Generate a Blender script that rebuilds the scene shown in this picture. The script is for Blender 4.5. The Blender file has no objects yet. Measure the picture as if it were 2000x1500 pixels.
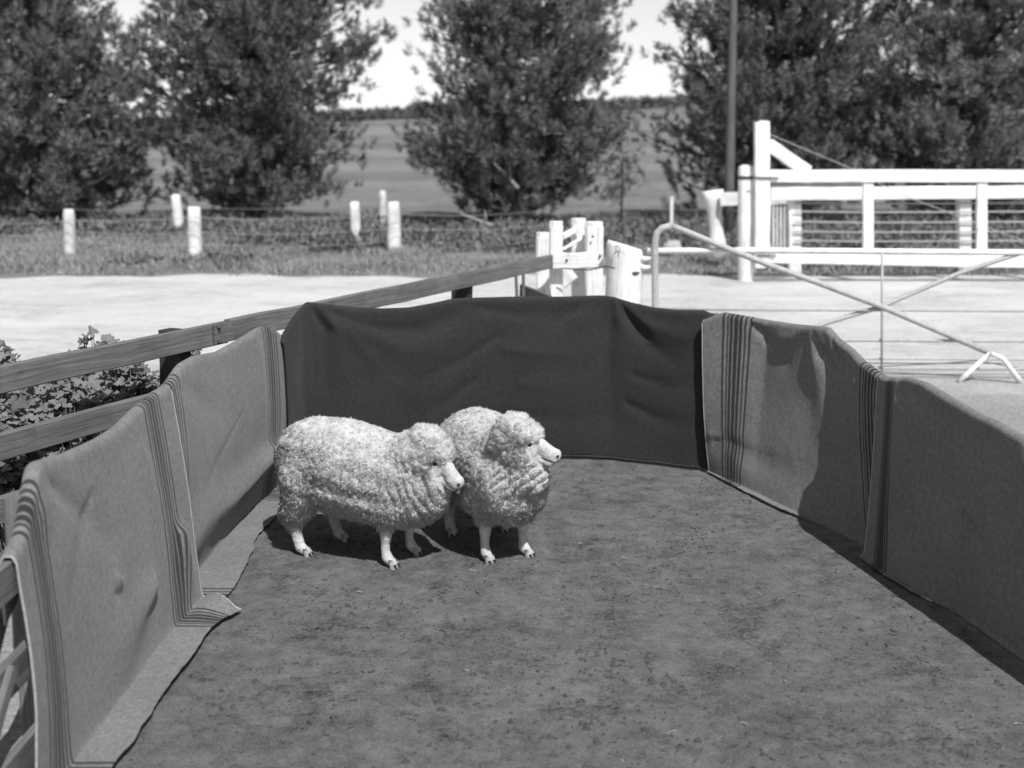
import bpy, math, random
import numpy as np
from mathutils import Vector, Matrix

SC = bpy.context.scene
COL = SC.collection
R = math.radians
random.seed(5)
RNG = np.random.default_rng(11)

# ------------------------------------------------------------------ camera, sky, sun, exposure
CAM_H, PITCH, F = 2.27, R(10.8), 2414.0
cam_d = bpy.data.cameras.new('camera')
cam = bpy.data.objects.new('camera', cam_d)
COL.objects.link(cam)
cam.location = (0, 0, CAM_H)
cam.rotation_euler = (R(90) - PITCH, 0, 0)
cam_d.sensor_width = 36.0
cam_d.lens = F * 36.0 / 2000.0
cam_d.clip_end = 3000
cam_d.clip_start = 0.05
cam_d.dof.use_dof = True
cam_d.dof.focus_distance = 6.7
cam_d.dof.aperture_fstop = 1.7
SC.camera = cam

SUN_AZ, SUN_EL = 22.5, 52.0
w = bpy.data.worlds.new('World')
SC.world = w
w.use_nodes = True
nt = w.node_tree
for n in list(nt.nodes): nt.nodes.remove(n)
sky = nt.nodes.new('ShaderNodeTexSky')
sky.sky_type = 'NISHITA'
sky.sun_disc = False
sky.sun_elevation = R(SUN_EL)
sky.sun_rotation = R(180 - SUN_AZ)
sky.dust_density = 0.2
sky.air_density = 2.0
# panchromatic film behind a yellow-orange filter: the picture takes red and green light, hardly any blue
sep = nt.nodes.new('ShaderNodeSeparateColor')
bw = nt.nodes.new('ShaderNodeMix'); bw.data_type = 'FLOAT'; bw.inputs[0].default_value = 0.4
bg = nt.nodes.new('ShaderNodeBackground')
bg.inputs['Strength'].default_value = 0.115
wo = nt.nodes.new('ShaderNodeOutputWorld')
nt.links.new(sky.outputs[0], sep.inputs[0])
nt.links.new(sep.outputs[0], bw.inputs[2]); nt.links.new(sep.outputs[1], bw.inputs[3])
nt.links.new(bw.outputs[0], bg.inputs[0])
nt.links.new(bg.outputs[0], wo.inputs[0])

sun_d = bpy.data.lights.new('sun', 'SUN')
sun_d.energy = 5.0
sun_d.angle = R(0.5)
sun_d.color = (1, 1, 1)
sun = bpy.data.objects.new('sun', sun_d)
COL.objects.link(sun)
TO_SUN = Vector((math.sin(R(SUN_AZ)) * math.cos(R(SUN_EL)), -math.cos(R(SUN_AZ)) * math.cos(R(SUN_EL)), math.sin(R(SUN_EL))))
sun.rotation_euler = (-TO_SUN).to_track_quat('-Z', 'Y').to_euler()

SC.view_settings.view_transform = 'Standard'
SC.view_settings.look = 'None'
SC.view_settings.exposure = 0.0
SC.view_settings.gamma = 1.0
SC.view_settings.use_curve_mapping = False

# ------------------------------------------------------------------ measuring: photo pixel -> place in the world
CP, SP = math.cos(PITCH), math.sin(PITCH)
def ray(px, py):
    u, v = px - 1000.0, py - 750.0
    return u / F, CP - v / F * SP, -(SP + v / F * CP)
def P(px, py, Y):
    a, b, c = ray(px, py); s = Y / b
    return Vector((a * s, Y, CAM_H + c * s))
def PG(px, py, z=0.0):
    a, b, c = ray(px, py); s = (z - CAM_H) / c
    return Vector((a * s, b * s, z))
def PL(px, py, p0, p1):
    a, b, c = ray(px, py)
    dx, dy = p1[0] - p0[0], p1[1] - p0[1]
    s = (p0[0] * dy - p0[1] * dx) / (a * dy - b * dx)
    return Vector((a * s, b * s, CAM_H + c * s))

# ------------------------------------------------------------------ noise in numpy
def _hash(ix, iy, iz, seed):
    with np.errstate(over='ignore'):
        h = (ix.astype(np.int64) * 374761393 + iy.astype(np.int64) * 668265263 + iz.astype(np.int64) * 2147483647 + seed * 974634777) & 0xFFFFFFFF
        h = ((h ^ (h >> 13)) * 1274126177) & 0xFFFFFFFF
        h = (h ^ (h >> 16)) & 0xFFFFFF
    return h / float(0xFFFFFF)
def vnoise(p, seed=0):
    i = np.floor(p); f = p - i; f = f * f * (3 - 2 * f); i = i.astype(np.int64)
    out = 0
    for dx in (0, 1):
        wx = f[:, 0] if dx else 1 - f[:, 0]
        for dy in (0, 1):
            wy = f[:, 1] if dy else 1 - f[:, 1]
            for dz in (0, 1):
                wz = f[:, 2] if dz else 1 - f[:, 2]
                out = out + wx * wy * wz * _hash(i[:, 0] + dx, i[:, 1] + dy, i[:, 2] + dz, seed)
    return out * 2 - 1
def fbm(p, octv=3, seed=0):
    a, o, t = 1.0, 0, 0
    for k in range(octv):
        o = o + a * vnoise(p * (2.03 ** k), seed + k * 17); t += a; a *= .5
    return o / t

# ------------------------------------------------------------------ objects
def link(o, parent=None):
    COL.objects.link(o)
    if parent is not None: o.parent = parent
    return o
def tag(o, label=None, cat=None, group=None, kind=None):
    if label: o['label'] = label
    if cat: o['category'] = cat
    if group: o['group'] = group
    if kind: o['kind'] = kind
    return o
def thing(name, loc, label, cat, group=None, rz=0):
    o = bpy.data.objects.new(name, None)
    o.empty_display_size = .1
    o.location = loc; o.rotation_euler = (0, 0, rz)
    link(o)
    return tag(o, label, cat, group)
def npmesh(name, V, Fc, smooth=True, uv=None):
    V = np.asarray(V, dtype=np.float32)
    me = bpy.data.meshes.new(name)
    if isinstance(Fc, np.ndarray):
        n, k = Fc.shape
        me.vertices.add(len(V)); me.vertices.foreach_set('co', V.ravel())
        me.loops.add(n * k); me.loops.foreach_set('vertex_index', Fc.astype(np.int32).ravel())
        me.polygons.add(n)
        me.polygons.foreach_set('loop_start', np.arange(0, n * k, k, dtype=np.int32))
        me.polygons.foreach_set('loop_total', np.full(n, k, dtype=np.int32))
        me.update(calc_edges=True)
    else:
        me.from_pydata([tuple(map(float, v)) for v in V], [], Fc)
        me.update()
    me.polygons.foreach_set('use_smooth', np.full(len(me.polygons), smooth))
    if uv is not None:
        lay = me.uv_layers.new(name='UVMap')
        li = np.zeros(len(me.loops), dtype=np.int32); me.loops.foreach_get('vertex_index', li)
        lay.data.foreach_set('uv', np.asarray(uv, dtype=np.float32)[li].ravel())
    return me
def root_loc(parent):
    p = parent; off = Vector((0, 0, 0))
    while p is not None:
        off += Vector(p.location); p = p.parent
    return off
class MB:
    """collects shapes into one mesh (world coordinates)"""
    def __init__(s): s.V = []; s.F = []; s.UV = []
    def add(s, V, Fc, UV=None):
        b = len(s.V); s.V += [tuple(v) for v in V]; s.F += [tuple(i + b for i in f) for f in Fc]
        s.UV += [tuple(u) for u in UV] if UV is not None else [(0, 0)] * len(V)
        return s
    def beam(s, A, B, wid, hgt, up=(0, 0, 1), ch=.006, n=6, jit=.003, taper=1.0):
        """sawn or split timber from A to B: chamfered section, slightly uneven"""
        A, B = Vector(A), Vector(B); d = (B - A); L = d.length; d.normalize()
        up = Vector(up); side = d.cross(up).normalized(); up = side.cross(d).normalized()
        V = []; UV = []; uo = random.random() * 9
        for i in range(n + 1):
            t = i / n; c = A + (B - A) * t
            k = 1 + (taper - 1) * t
            w2, h2 = wid / 2 * k, hgt / 2 * k
            c = c + side * random.uniform(-jit, jit) + up * random.uniform(-jit, jit)
            sec = [(-w2 + ch, -h2), (w2 - ch, -h2), (w2, -h2 + ch), (w2, h2 - ch), (w2 - ch, h2), (-w2 + ch, h2), (-w2, h2 - ch), (-w2, -h2 + ch)]
            q = [0, 1, 1.1, 2.1, 2.2, 3.2, 3.3, 4.3]
            for j, (a, b) in enumerate(sec):
                r = 1 + random.uniform(-jit, jit) * 2
                V.append(c + side * a * r + up * b * r); UV.append((uo + t * L, uo + q[j] * .13))
        Fc = []
        for i in range(n):
            for j in range(8):
                j2 = (j + 1) % 8
                Fc.append((i * 8 + j, i * 8 + j2, i * 8 + 8 + j2, i * 8 + 8 + j))
        Fc.append(tuple(range(7, -1, -1))); Fc.append(tuple(n * 8 + j for j in range(8)))
        return s.add(V, Fc, UV)
    def tube(s, pts, rad, k=8, jit=0.0, flat=1.0):
        pts = [Vector(p) for p in pts]; n = len(pts)
        rr = rad if isinstance(rad, (list, tuple)) else [rad] * n
        V = []; UV = []; L = 0; ref = None
        for i, p in enumerate(pts):
            t = (pts[min(i + 1, n - 1)] - pts[max(i - 1, 0)]).normalized()
            if ref is None: ref = t.orthogonal().normalized()
            ref = (ref - t * ref.dot(t)).normalized(); b = t.cross(ref)
            if i: L += (p - pts[i - 1]).length
            for j in range(k):
                a = j * 2 * math.pi / k
                r = rr[i] * (1 + random.uniform(-jit, jit))
                V.append(p + ref * math.cos(a) * r + b * math.sin(a) * r * flat); UV.append((L, j / k * .4))
        Fc = [(i * k + j, i * k + (j + 1) % k, i * k + k + (j + 1) % k, i * k + k + j) for i in range(n - 1) for j in range(k)]
        Fc.append(tuple(range(k - 1, -1, -1))); Fc.append(tuple((n - 1) * k + j for j in range(k)))
        return s.add(V, Fc, UV)
    def build(s, name, material, parent=None, smooth=False):
        off = root_loc(parent)
        me = npmesh(name, np.array(s.V) - np.array(off), s.F, smooth, s.UV)
        me.materials.append(material)
        if parent is None:
            c = np.array(s.V); o = bpy.data.objects.new(name, me)
        else:
            o = bpy.data.objects.new(name, me)
        return link(o, parent)

# ------------------------------------------------------------------ materials (the photograph is black and white: greys only)
def g4(v): return (v, v, v, 1)
class NT:
    def __init__(s, name, rough=.9, spec=.2):
        s.m = bpy.data.materials.new(name); s.m.use_nodes = True; s.t = s.m.node_tree
        s.b = s.t.nodes['Principled BSDF']
        s.b.inputs['Roughness'].default_value = rough
        s.b.inputs['Specular IOR Level'].default_value = spec
        s.tc = s.t.nodes.new('ShaderNodeTexCoord')
    def coord(s, kind='Object', scale=(1, 1, 1)):
        mp = s.t.nodes.new('ShaderNodeMapping'); mp.inputs['Scale'].default_value = scale
        s.t.links.new(s.tc.outputs[kind], mp.inputs[0]); return mp.outputs[0]
    def noise(s, vec, scale, detail=4, rough=.6, dist=0.0):
        n = s.t.nodes.new('ShaderNodeTexNoise'); n.inputs['Scale'].default_value = scale
        n.inputs['Detail'].default_value = detail; n.inputs['Roughness'].default_value = rough
        n.inputs['Distortion'].default_value = dist
        s.t.links.new(vec, n.inputs['Vector']); return n.outputs[0]
    def ramp(s, fac, stops, interp='LINEAR'):
        r = s.t.nodes.new('ShaderNodeValToRGB'); e = r.color_ramp; e.interpolation = interp
        while len(e.elements) < len(stops): e.elements.new(.5)
        for el, (p, v) in zip(e.elements, stops): el.position = p; el.color = g4(v)
        s.t.links.new(fac, r.inputs[0]); return r.outputs[0]
    def math(s, op, a, b=None, c=None):
        n = s.t.nodes.new('ShaderNodeMath'); n.operation = op
        for i, x in enumerate((a, b, c)):
            if x is None: continue
            if isinstance(x, (int, float)): n.inputs[i].default_value = x
            else: s.t.links.new(x, n.inputs[i])
        return n.outputs[0]
    def mix(s, fac, a, b):
        n = s.t.nodes.new('ShaderNodeMix'); n.data_type = 'FLOAT'
        for i, x in ((0, fac), (2, a), (3, b)):
            if isinstance(x, (int, float)): n.inputs[i].default_value = x
            else: s.t.links.new(x, n.inputs[i])
        return n.outputs[0]
    def base(s, sock): s.t.links.new(sock, s.b.inputs['Base Color'])
    def bump(s, h, strength, dist):
        n = s.t.nodes.new('ShaderNodeBump'); n.inputs['Strength'].default_value = strength; n.inputs['Distance'].default_value = dist
        s.t.links.new(h, n.inputs['Height']); s.t.links.new(n.outputs[0], s.b.inputs['Normal'])
def m_plain(name, v, rough=.8, var=.25, scale=20, bump=.2, spec=.2):
    m = NT(name, rough, spec); n = m.noise(m.coord(), scale, 4)
    m.base(m.ramp(n, [(.3, v * (1 - var)), (.7, v * (1 + var))]))
    if bump: m.bump(n, bump, .01)
    return m.m
def m_wood(name, lo, hi, bump=.5, stain=.0):
    m = NT(name, .85, .2)
    g = m.noise(m.coord('UV', (1.6, 55, 1)), 1.0, 5, .65, .3)
    f = m.noise(m.coord('UV', (5, 160, 1)), 1.0, 3, .6)
    big = m.noise(m.coord('Object'), 2.2, 3)
    gf = m.math('ADD', m.math('MULTIPLY', g, .6), m.math('MULTIPLY', f, .4))
    c = m.ramp(gf, [(.33, lo * .55), (.46, lo), (.62, hi)])
    c = m.math('MULTIPLY', c, m.ramp(big, [(.25, .72), (.75, 1.2)]))
    if stain:
        k = m.noise(m.coord('Object'), 9, 5, .7)
        c = m.math('MULTIPLY', c, m.ramp(k, [(.30, 1 - stain), (.42, 1.0)]))
    m.base(c); m.bump(gf, bump, .004)
    return m.m
M = {}
M['timber'] = m_wood('weathered_timber', .13, .21, .6, .25)
M['timber_shaded'] = m_wood('shaded_timber', .035, .06, .5)  # fence post timber, with the shadow behind the rails put into its colour
M['white_timber'] = m_wood('whitewashed_timber', .80, .88, .3, .10)
M['white_post'] = m_wood('whitewashed_post', .72, .86, .6, .3)
M['grey_post'] = m_wood('split_grey_post', .50, .74, .7, .35)
M['pole'] = m_wood('pole_timber', .11, .15, .4)
M['bark'] = m_plain('pine_bark', .10, .95, .5, 14, .6)
M['deadwood'] = m_plain('dead_branch', .30, .9, .3, 20, .3)
M['iron'] = m_plain('dark_iron', .06, .6, .3, 40, .2, .4)
M['pipe'] = m_plain('weathered_pipe', .40, .6, .18, 24, .2, .35)
M['pipe_white'] = m_plain('white_pipe', .74, .6, .2, 18, .1, .3)
M['wire'] = m_plain('galvanised_wire', .34, .6, .2, 8, 0, .4)
M['stone'] = m_plain('whitewashed_stone', .40, .9, .2, 12, .4)
def m_leaf(name, lo, hi, sc=3.0, trans=.25):
    m = NT(name, .65, .3)
    oi = m.t.nodes.new('ShaderNodeNewGeometry')
    n = m.noise(m.coord(), sc, 3)
    r = m.math('ADD', m.math('MULTIPLY', n, .65), m.math('MULTIPLY', oi.outputs['Random Per Island'], .35))
    c = m.ramp(r, [(.28, lo), (.68, hi)])
    m.base(c)
    tr = m.t.nodes.new('ShaderNodeBsdfTranslucent'); m.t.links.new(c, tr.inputs[0])
    mx = m.t.nodes.new('ShaderNodeMixShader'); mx.inputs[0].default_value = trans
    m.t.links.new(m.b.outputs[0], mx.inputs[1]); m.t.links.new(tr.outputs[0], mx.inputs[2])
    m.t.links.new(mx.outputs[0], m.t.nodes['Material Output'].inputs[0])
    return m.m
M['needles'] = m_leaf('pine_needles', .06, .24, .9, .08)
M['needles_pale'] = m_leaf('pale_pine_needles', .10, .31, .9, .12)
M['grass'] = m_leaf('rough_grass', .14, .44, .8)
M['grass_dark'] = m_leaf('green_grass', .13, .30, 1.2)
M['scrub'] = m_leaf('scrub_leaves', .08, .22, 1.0, .1)
M['mallow'] = m_leaf('mallow_leaves', .10, .26, 6.0)
M['far_wood'] = m_leaf('far_scrub', .10, .14, .2, .1)

def m_blanket(name, lo, hi, groups, length, dark=.028):
    """felted wool blanket; woven stripes at measured places along its length"""
    m = NT(name, .95, .08)
    m.b.inputs['Sheen Weight'].default_value = .12
    uv = m.coord('UV')
    fine = m.noise(m.coord('UV', (1, 1, 1)), 130, 3, .75)
    mid = m.noise(uv, 34, 4, .6)
    big = m.noise(uv, 2.5, 3)
    c = m.ramp(m.math('ADD', m.math('MULTIPLY', fine, .6), m.math('MULTIPLY', mid, .4)), [(.34, lo), (.64, hi)])
    c = m.math('MULTIPLY', c, m.ramp(big, [(.3, .9), (.7, 1.08)]))
    if groups:
        sx = m.t.nodes.new('ShaderNodeSeparateXYZ'); m.t.links.new(uv, sx.inputs[0])
        wob = m.math('MULTIPLY', m.math('SUBTRACT', m.noise(m.coord('UV', (1, 6, 1)), 2, 2), .5), .008)
        u = m.math('ADD', sx.outputs[0], wob)
        mask = None
        for (pos, hw, amt) in groups:
            d = m.math('ABSOLUTE', m.math('SUBTRACT', u, pos))
            k = m.math('MULTIPLY', m.math('SMOOTH_MIN', 1.0, m.math('MAXIMUM', 0.0, m.math('MULTIPLY', m.math('SUBTRACT', hw * 1.6, d), 1.0 / (hw * .7))), .01), amt)
            mask = k if mask is None else m.math('MAXIMUM', mask, k)
        c = m.mix(mask, c, dark)
    m.base(c)
    m.bump(m.math('ADD', fine, m.math('MULTIPLY', mid, .5)), .45, .004)
    return m.m
def stripes(c0, wid):
    """seven woven lines: thin, thin pair, broad pair, thin"""
    r = []
    for t, hw, a in ((0, .007, .9), (.17, .0055, .8), (.30, .009, .95), (.48, .012, .97), (.65, .0095, .95), (.82, .0065, .85), (1.0, .007, .9)):
        r.append((c0 + t * wid, hw, a))
    return r

# ------------------------------------------------------------------ ground, yard, verge
def hill(x, y):
    t = np.clip((y - 46) / 284.0, 0, 1.0)
    s = np.where(t < .06, t * t / .12, t - .03)
    z = s * 11.6 * (1 + np.clip(.0042 * x, -.6, .6)) + np.where(y > 46, .25 * np.sin(x * .021 + y * .013), 0) * t
    return z
xs = np.concatenate([np.linspace(-900, -70, 22), np.linspace(-64, 64, 65), np.linspace(70, 900, 22)])
ys = np.concatenate([np.linspace(-60, 20, 6), np.linspace(24, 46, 12), np.linspace(48, 340, 80), np.linspace(360, 1500, 12)])
def grid(xs, ys, zf):
    X, Y = np.meshgrid(xs, ys); Z = zf(X, Y)
    V = np.stack([X, Y, Z], -1).reshape(-1, 3); nx, ny = len(xs), len(ys)
    i = np.arange(nx - 1)[None, :] + nx * np.arange(ny - 1)[:, None]
    Fc = np.stack([i, i + 1, i + nx + 1, i + nx], -1).reshape(-1, 4)
    return V, Fc
V, Fc = grid(xs, ys, hill)
me = npmesh('ground', V, Fc)
m = NT('paddock_ground', .95, .1)
co = m.coord('Object', (1, .16, 1))
n1 = m.noise(m.coord('Object', (.04, .5, 1)), .12, 4)
n2 = m.noise(m.coord('Object'), .6, 5, .7)
n3 = m.noise(m.coord('Object'), 9, 4, .7)
c = m.ramp(m.math('ADD', m.math('MULTIPLY', n1, .45), m.math('ADD', m.math('MULTIPLY', n2, .3), m.math('MULTIPLY', n3, .25))), [(.40, .11), (.60, .25)])
m.base(c); m.bump(n3, .5, .08)
me.materials.append(m.m)
tag(link(bpy.data.objects.new('ground', me)), kind='structure')

def sheet(name, xs, ys, edge, z, material, amp=.0):
    """ground sheet whose far and near edges wander"""
    nx = len(xs); V = []
    for j, t in enumerate(np.linspace(0, 1, ys)):
        for x in xs:
            y0, y1 = edge(x); V.append((x, y0 + (y1 - y0) * t, z))
    V = np.array(V)
    if amp: V[:, 2] += amp * fbm(V * np.array([.5, .5, 1]), 3, 4)
    i = np.arange(nx - 1)[None, :] + nx * np.arange(ys - 1)[:, None]
    Fc = np.stack([i, i + 1, i + nx + 1, i + nx], -1).reshape(-1, 4)
    me = npmesh(name, V, Fc); me.materials.append(material)
    return tag(link(bpy.data.objects.new(name, me)), kind='structure')
def yard_edge(x):
    wob = .25 * math.sin(x * .9) + .18 * math.sin(x * 2.3 + 1) + .1 * math.sin(x * 5.1)
    return (1.0, 22.3 + wob + (-.9 if x < -4 else 0) * 0)
m = NT('pale_limestone_gravel', .95, .12)
a = m.noise(m.coord('Object', (.55, 1.0, 1)), .7, 6, .72, .6)
b = m.noise(m.coord('Object'), 26, 4, .7)
near = m.t.nodes.new('ShaderNodeSeparateXYZ'); m.t.links.new(m.tc.outputs['Object'], near.inputs[0])
a2 = m.noise(m.coord('Object', (.7, 1, 1)), 5, 6, .8)
a = m.math('ADD', m.math('MULTIPLY', a, .6), m.math('MULTIPLY', a2, .4))
c = m.ramp(m.math('ADD', m.math('MULTIPLY', a, .7), m.math('MULTIPLY', b, .3)), [(.40, .33), (.47, .49), (.57, .61)])
# trampled earth shows through on the pen side of the yard
k = m.math('ADD', near.outputs[1], m.math('MULTIPLY', m.noise(m.coord('Object'), 1.1, 5, .7), 6.0))
worn = m.ramp(m.math('MULTIPLY', k, .05), [(.66, 0.0), (.86, 1.0)])
c = m.mix(worn, m.ramp(b, [(.3, .18), (.7, .36)]), c)
m.base(c); m.bump(b, .5, .03)
M['gravel'] = m.m
sheet('road', np.linspace(-70, 70, 561), 60, yard_edge, .004, M['gravel'])

# pen floor: dark trodden earth enclosed by the blankets
def y_back(x):
    return float(np.interp(x, [-2.3, -1.6, -1.45, .38, .7, 1.40, 1.53, 1.78, 2.02, 2.2, 2.28, 2.42, 2.62, 3.2], [8.2, 8.3, 8.45, 8.99, 9.0, 8.62, 8.25, 7.55, 6.98, 5.95, 5.4, 4.75, 4.0, .6]))
nx, ny = 420, 460
V = []
px = np.linspace(-1.66, 3.2, nx)
yb = np.array([y_back(x) for x in px])
T = np.linspace(0, 1, ny)[:, None]
Y = .4 + (yb - .4)[None, :] * T; X = np.repeat(px[None, :], ny, 0)
pp = np.stack([X.ravel(), Y.ravel(), np.zeros(nx * ny)], -1)
Z = .014 + .006 * fbm(pp * 1.7, 3, 3) + .0055 * np.maximum(0, fbm(pp * np.array([9, 9, 1]), 3, 9) - .12) * 2 - .012 * np.maximum(0, fbm(pp * 6.5, 2, 21) - .3)
edge = np.minimum(np.minimum((pp[:, 0] + 1.66) / .1, (3.2 - pp[:, 0]) / .1), np.repeat(((1 - T) / .02), nx, 1).ravel())
Z = np.where(edge < 1, .008 + (Z - .008) * np.clip(edge, 0, 1), Z)
V = np.stack([pp[:, 0], pp[:, 1], Z], -1)
i = np.arange(nx - 1)[None, :] + nx * np.arange(ny - 1)[:, None]
Fc = np.stack([i, i + 1, i + nx + 1, i + nx], -1).reshape(-1, 4)
me = npmesh('pen_floor', V, Fc)
m = NT('trodden_earth', .95, .12)
a = m.noise(m.coord('Object'), 1.6, 5, .65)
b = m.noise(m.coord('Object'), 9, 5, .75)
f = m.noise(m.coord('Object'), 110, 5, .85)
c = m.ramp(m.math('ADD', m.math('MULTIPLY', a, .17), m.math('ADD', m.math('MULTIPLY', b, .28), m.math('MULTIPLY', f, .55))), [(.41, .076), (.5, .162), (.59, .24)])
patch = m.noise(m.coord('Object', (1.15, 1.0, 1)), 2.6, 9, .78, .2)
pm = m.ramp(patch, [(.36, 1.0), (.50, 0.0)])
gm = m.ramp(m.noise(m.coord('Object'), 48, 4, .7), [(.44, 1.0), (.55, .18)])
c = m.math('MULTIPLY', c, m.math('SUBTRACT', 1.0, m.math('MULTIPLY', m.math('MULTIPLY', pm, gm), .68)))
spk = m.noise(m.coord('Object'), 42, 3, .6)
c = m.math('MULTIPLY', c, m.ramp(spk, [(.31, .35), (.37, 1.0)]))
m.base(c); m.bump(m.math('ADD', f, m.math('MULTIPLY', b, .6)), .7, .02)
me.materials.append(m.m)
tag(link(bpy.data.objects.new('pen_floor', me)), kind='structure')

# loose clods, droppings and chaff on the pen floor
def in_pen(x, y): return y < y_back(x) - .12 and x > -1.35 and x < np.interp(y, [.5, 4, 5.24, 6.9, 8.2], [3.0, 2.4, 2.2, 1.9, 1.4])
def floor_z(x, y): return .014
def scatter_litter(name, n, kind, material, label):
    mb = MB(); c = 0
    cl = [(random.uniform(-1.0, 2.4), random.uniform(3.8, 8.2)) for _ in range(26)]
    while c < n:
        if random.random() < .8:
            q = random.choice(cl); x, y = random.gauss(q[0], .22), random.gauss(q[1], .16)
        else: x, y = random.uniform(-1.4, 2.6), random.uniform(3.6, 8.9)
        if not in_pen(x, y): continue
        c += 1
        a = random.uniform(0, 6.3)
        if kind == 'clod':
            r = random.choice([.0025, .003, .004, .005, .0075]) * random.uniform(.7, 1.4)
            V = []
            for k in range(6):
                an = a + k * 1.047; q = r * random.uniform(.7, 1.3)
                V.append((x + q * math.cos(an) * 1.9, y + q * math.sin(an), .010))
            for k in range(6):
                an = a + k * 1.047 + .3; q = r * random.uniform(.45, .8)
                V.append((x + q * math.cos(an) * 1.7, y + q * math.sin(an), .018 + r * random.uniform(.5, .9)))
            mb.add(V, [(k, (k + 1) % 6, 6 + (k + 1) % 6, 6 + k) for k in range(6)] + [tuple(range(6, 12))])
        else:
            L = random.uniform(.015, .05); bnd = random.uniform(-.4, .4); pts = []
            for k in range(4):
                an = a + bnd * (k - 1.5)
                pts.append((x + L * (k / 3 - .5) * math.cos(an), y + L * (k / 3 - .5) * math.sin(an), .021 + random.uniform(-.002, .004)))
            mb.tube(pts, random.uniform(.0012, .0026), 4)
    o = mb.build(name, material, None, kind == 'clod')
    return tag(o, label, kind='stuff')
M['clod'] = m_plain('dark_clods', .065, .95, .4, 60, .3)
M['chaff'] = m_plain('pale_chaff', .34, .9, .4, 10, .0)
scatter_litter('dirt_clods', 1300, 'clod', M['clod'], 'dark clods and droppings scattered over the pen floor')
scatter_litter('straw_litter', 26, 'straw', M['chaff'], 'pale straw stalks scattered over the pen floor')
scatter_litter('twig_litter', 300, 'straw', M['clod'], 'short dark twigs and stalks trodden into the pen floor')

# ------------------------------------------------------------------ blades: grass, scrub, pine needles as one fast mesh
def blades(pos, dirs, length, width, bend=.3):
    """two-segment tapering leaf blades -> V, F(tris)"""
    n = len(pos); up = np.array([0, 0, 1.0])
    d = dirs / np.linalg.norm(dirs, axis=1, keepdims=True)
    rnd = RNG.normal(size=(n, 3)); s = np.cross(d, rnd); s /= np.linalg.norm(s, axis=1, keepdims=True) + 1e-9
    b = np.cross(s, d)
    Ls = length[:, None]; W = width[:, None]
    mid = pos + d * Ls * .55 + b * Ls * bend * .15
    tip = pos + d * Ls + b * Ls * bend * .5
    V = np.stack([pos - s * W * .35, pos + s * W * .35, mid - s * W * .5, mid + s * W * .5, tip], 1).reshape(-1, 3)
    i = np.arange(n)[:, None] * 5
    Fc = np.concatenate([i + np.array([0, 1, 3]), i + np.array([0, 3, 2]), i + np.array([2, 3, 4])], 0)
    return V, Fc
def dirs_up(n, spread):
    a = RNG.uniform(0, 2 * np.pi, n); r = np.abs(RNG.normal(0, spread, n))
    return np.stack([np.cos(a) * r, np.sin(a) * r, np.ones(n)], -1)
def stuff_blades(name, V, Fc, material, label, kind='stuff', parent=None):
    me = npmesh(name, V, Fc, False); me.materials.append(material)
    o = link(bpy.data.objects.new(name, me), parent)
    return tag(o, label, kind=kind)
def hz(p): p[:, 2] = np.maximum(hill(p[:, 0], p[:, 1]), 0); return p

# the rough grass verge beyond the yard
def verge():
    n = 180000
    y = 22.2 + 14.5 * RNG.beta(1.0, 1.5, n); x = RNG.uniform(-1, 1, n) * (y * .55 + 4)
    p = np.stack([x, y, np.zeros(n)], -1)
    tuft = fbm(p * np.array([.9, .9, 1]), 3, 31)
    keep = RNG.uniform(size=n) < np.clip(.62 + 1.1 * tuft, .08, 1)
    edge = (y - 22.2) < (.5 + .9 * (tuft + .3)); keep &= ~(edge & (RNG.uniform(size=n) < .7))
    p = p[keep]; tuft = tuft[keep]; hz(p); k = len(p)
    L = RNG.uniform(.05, .15, k) * np.clip(1 + 2.2 * tuft, .35, 2.8)
    return blades(p, dirs_up(k, .8), L, RNG.uniform(.010, .024, k), .8)
V, Fc = verge()
stuff_blades('verge_grass', V, Fc, M['grass'], 'rough mown and tufted grass along the far side of the gravel yard')
def clump_mass(centers, n_per, r, zsc, L, Wd):
    P0 = []; D = []
    for (x, y, z, q) in centers:
        m_ = int(n_per * q)
        d = RNG.normal(size=(m_, 3)); d /= np.linalg.norm(d, axis=1, keepdims=True); d[:, 2] = np.abs(d[:, 2])
        rr = r * q * RNG.uniform(.5, 1.05, m_)[:, None]
        P0.append(np.array([x, y, z]) + d * rr * np.array([1.3, 1, zsc])); D.append(d + RNG.normal(0, .6, (m_, 3)))
    P0 = np.concatenate(P0); D = np.concatenate(D); n = len(P0)
    return blades(P0, D, RNG.uniform(.6, 1.3, n) * L, RNG.uniform(.6, 1.3, n) * Wd, .6)
# dark creeping weeds in front of the pines
cs = []
for _ in range(520):
    y = random.uniform(27.5, 38); x = random.uniform(-1, 1) * (y * .45 + 1)
    if x < -6.5 and y < 31.5: continue
    cs.append((x, y, 0, random.uniform(.35, 1.0)))
for _ in range(9): cs.append((random.gauss(-6.1, .8), random.gauss(24.6, .4), 0, random.uniform(.25, .4)))
V, Fc = clump_mass(cs, 130, .75, .5, .17, .06)
stuff_blades('creeping_weeds', V, Fc, M['scrub'], 'low dark creeping weeds between the verge and the pines')
# grass under the left-hand fence
def fence_grass():
    n = 26000
    y = RNG.uniform(3.0, 11.5, n); fx = -5.3 + .456 * y
    x = fx - RNG.uniform(-.15, 2.4, n)
    p = np.stack([x, y, np.zeros(n)], -1); t = fbm(p * 2.2, 2, 8)
    keep = (RNG.uniform(size=n) < np.clip(.55 + t, .1, 1)) & ((y < 9.4) | (RNG.uniform(size=n) < .25)) & (x < np.where(y < 7.8, -1.85, 9))
    p = p[keep]; k = len(p)
    return blades(p, dirs_up(k, .6), RNG.uniform(.12, .42, k), RNG.uniform(.006, .012, k), 1.2)
V, Fc = fence_grass()
stuff_blades('fence_grass', V, Fc, M['grass_dark'], 'long green grass growing under the timber fence')
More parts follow.
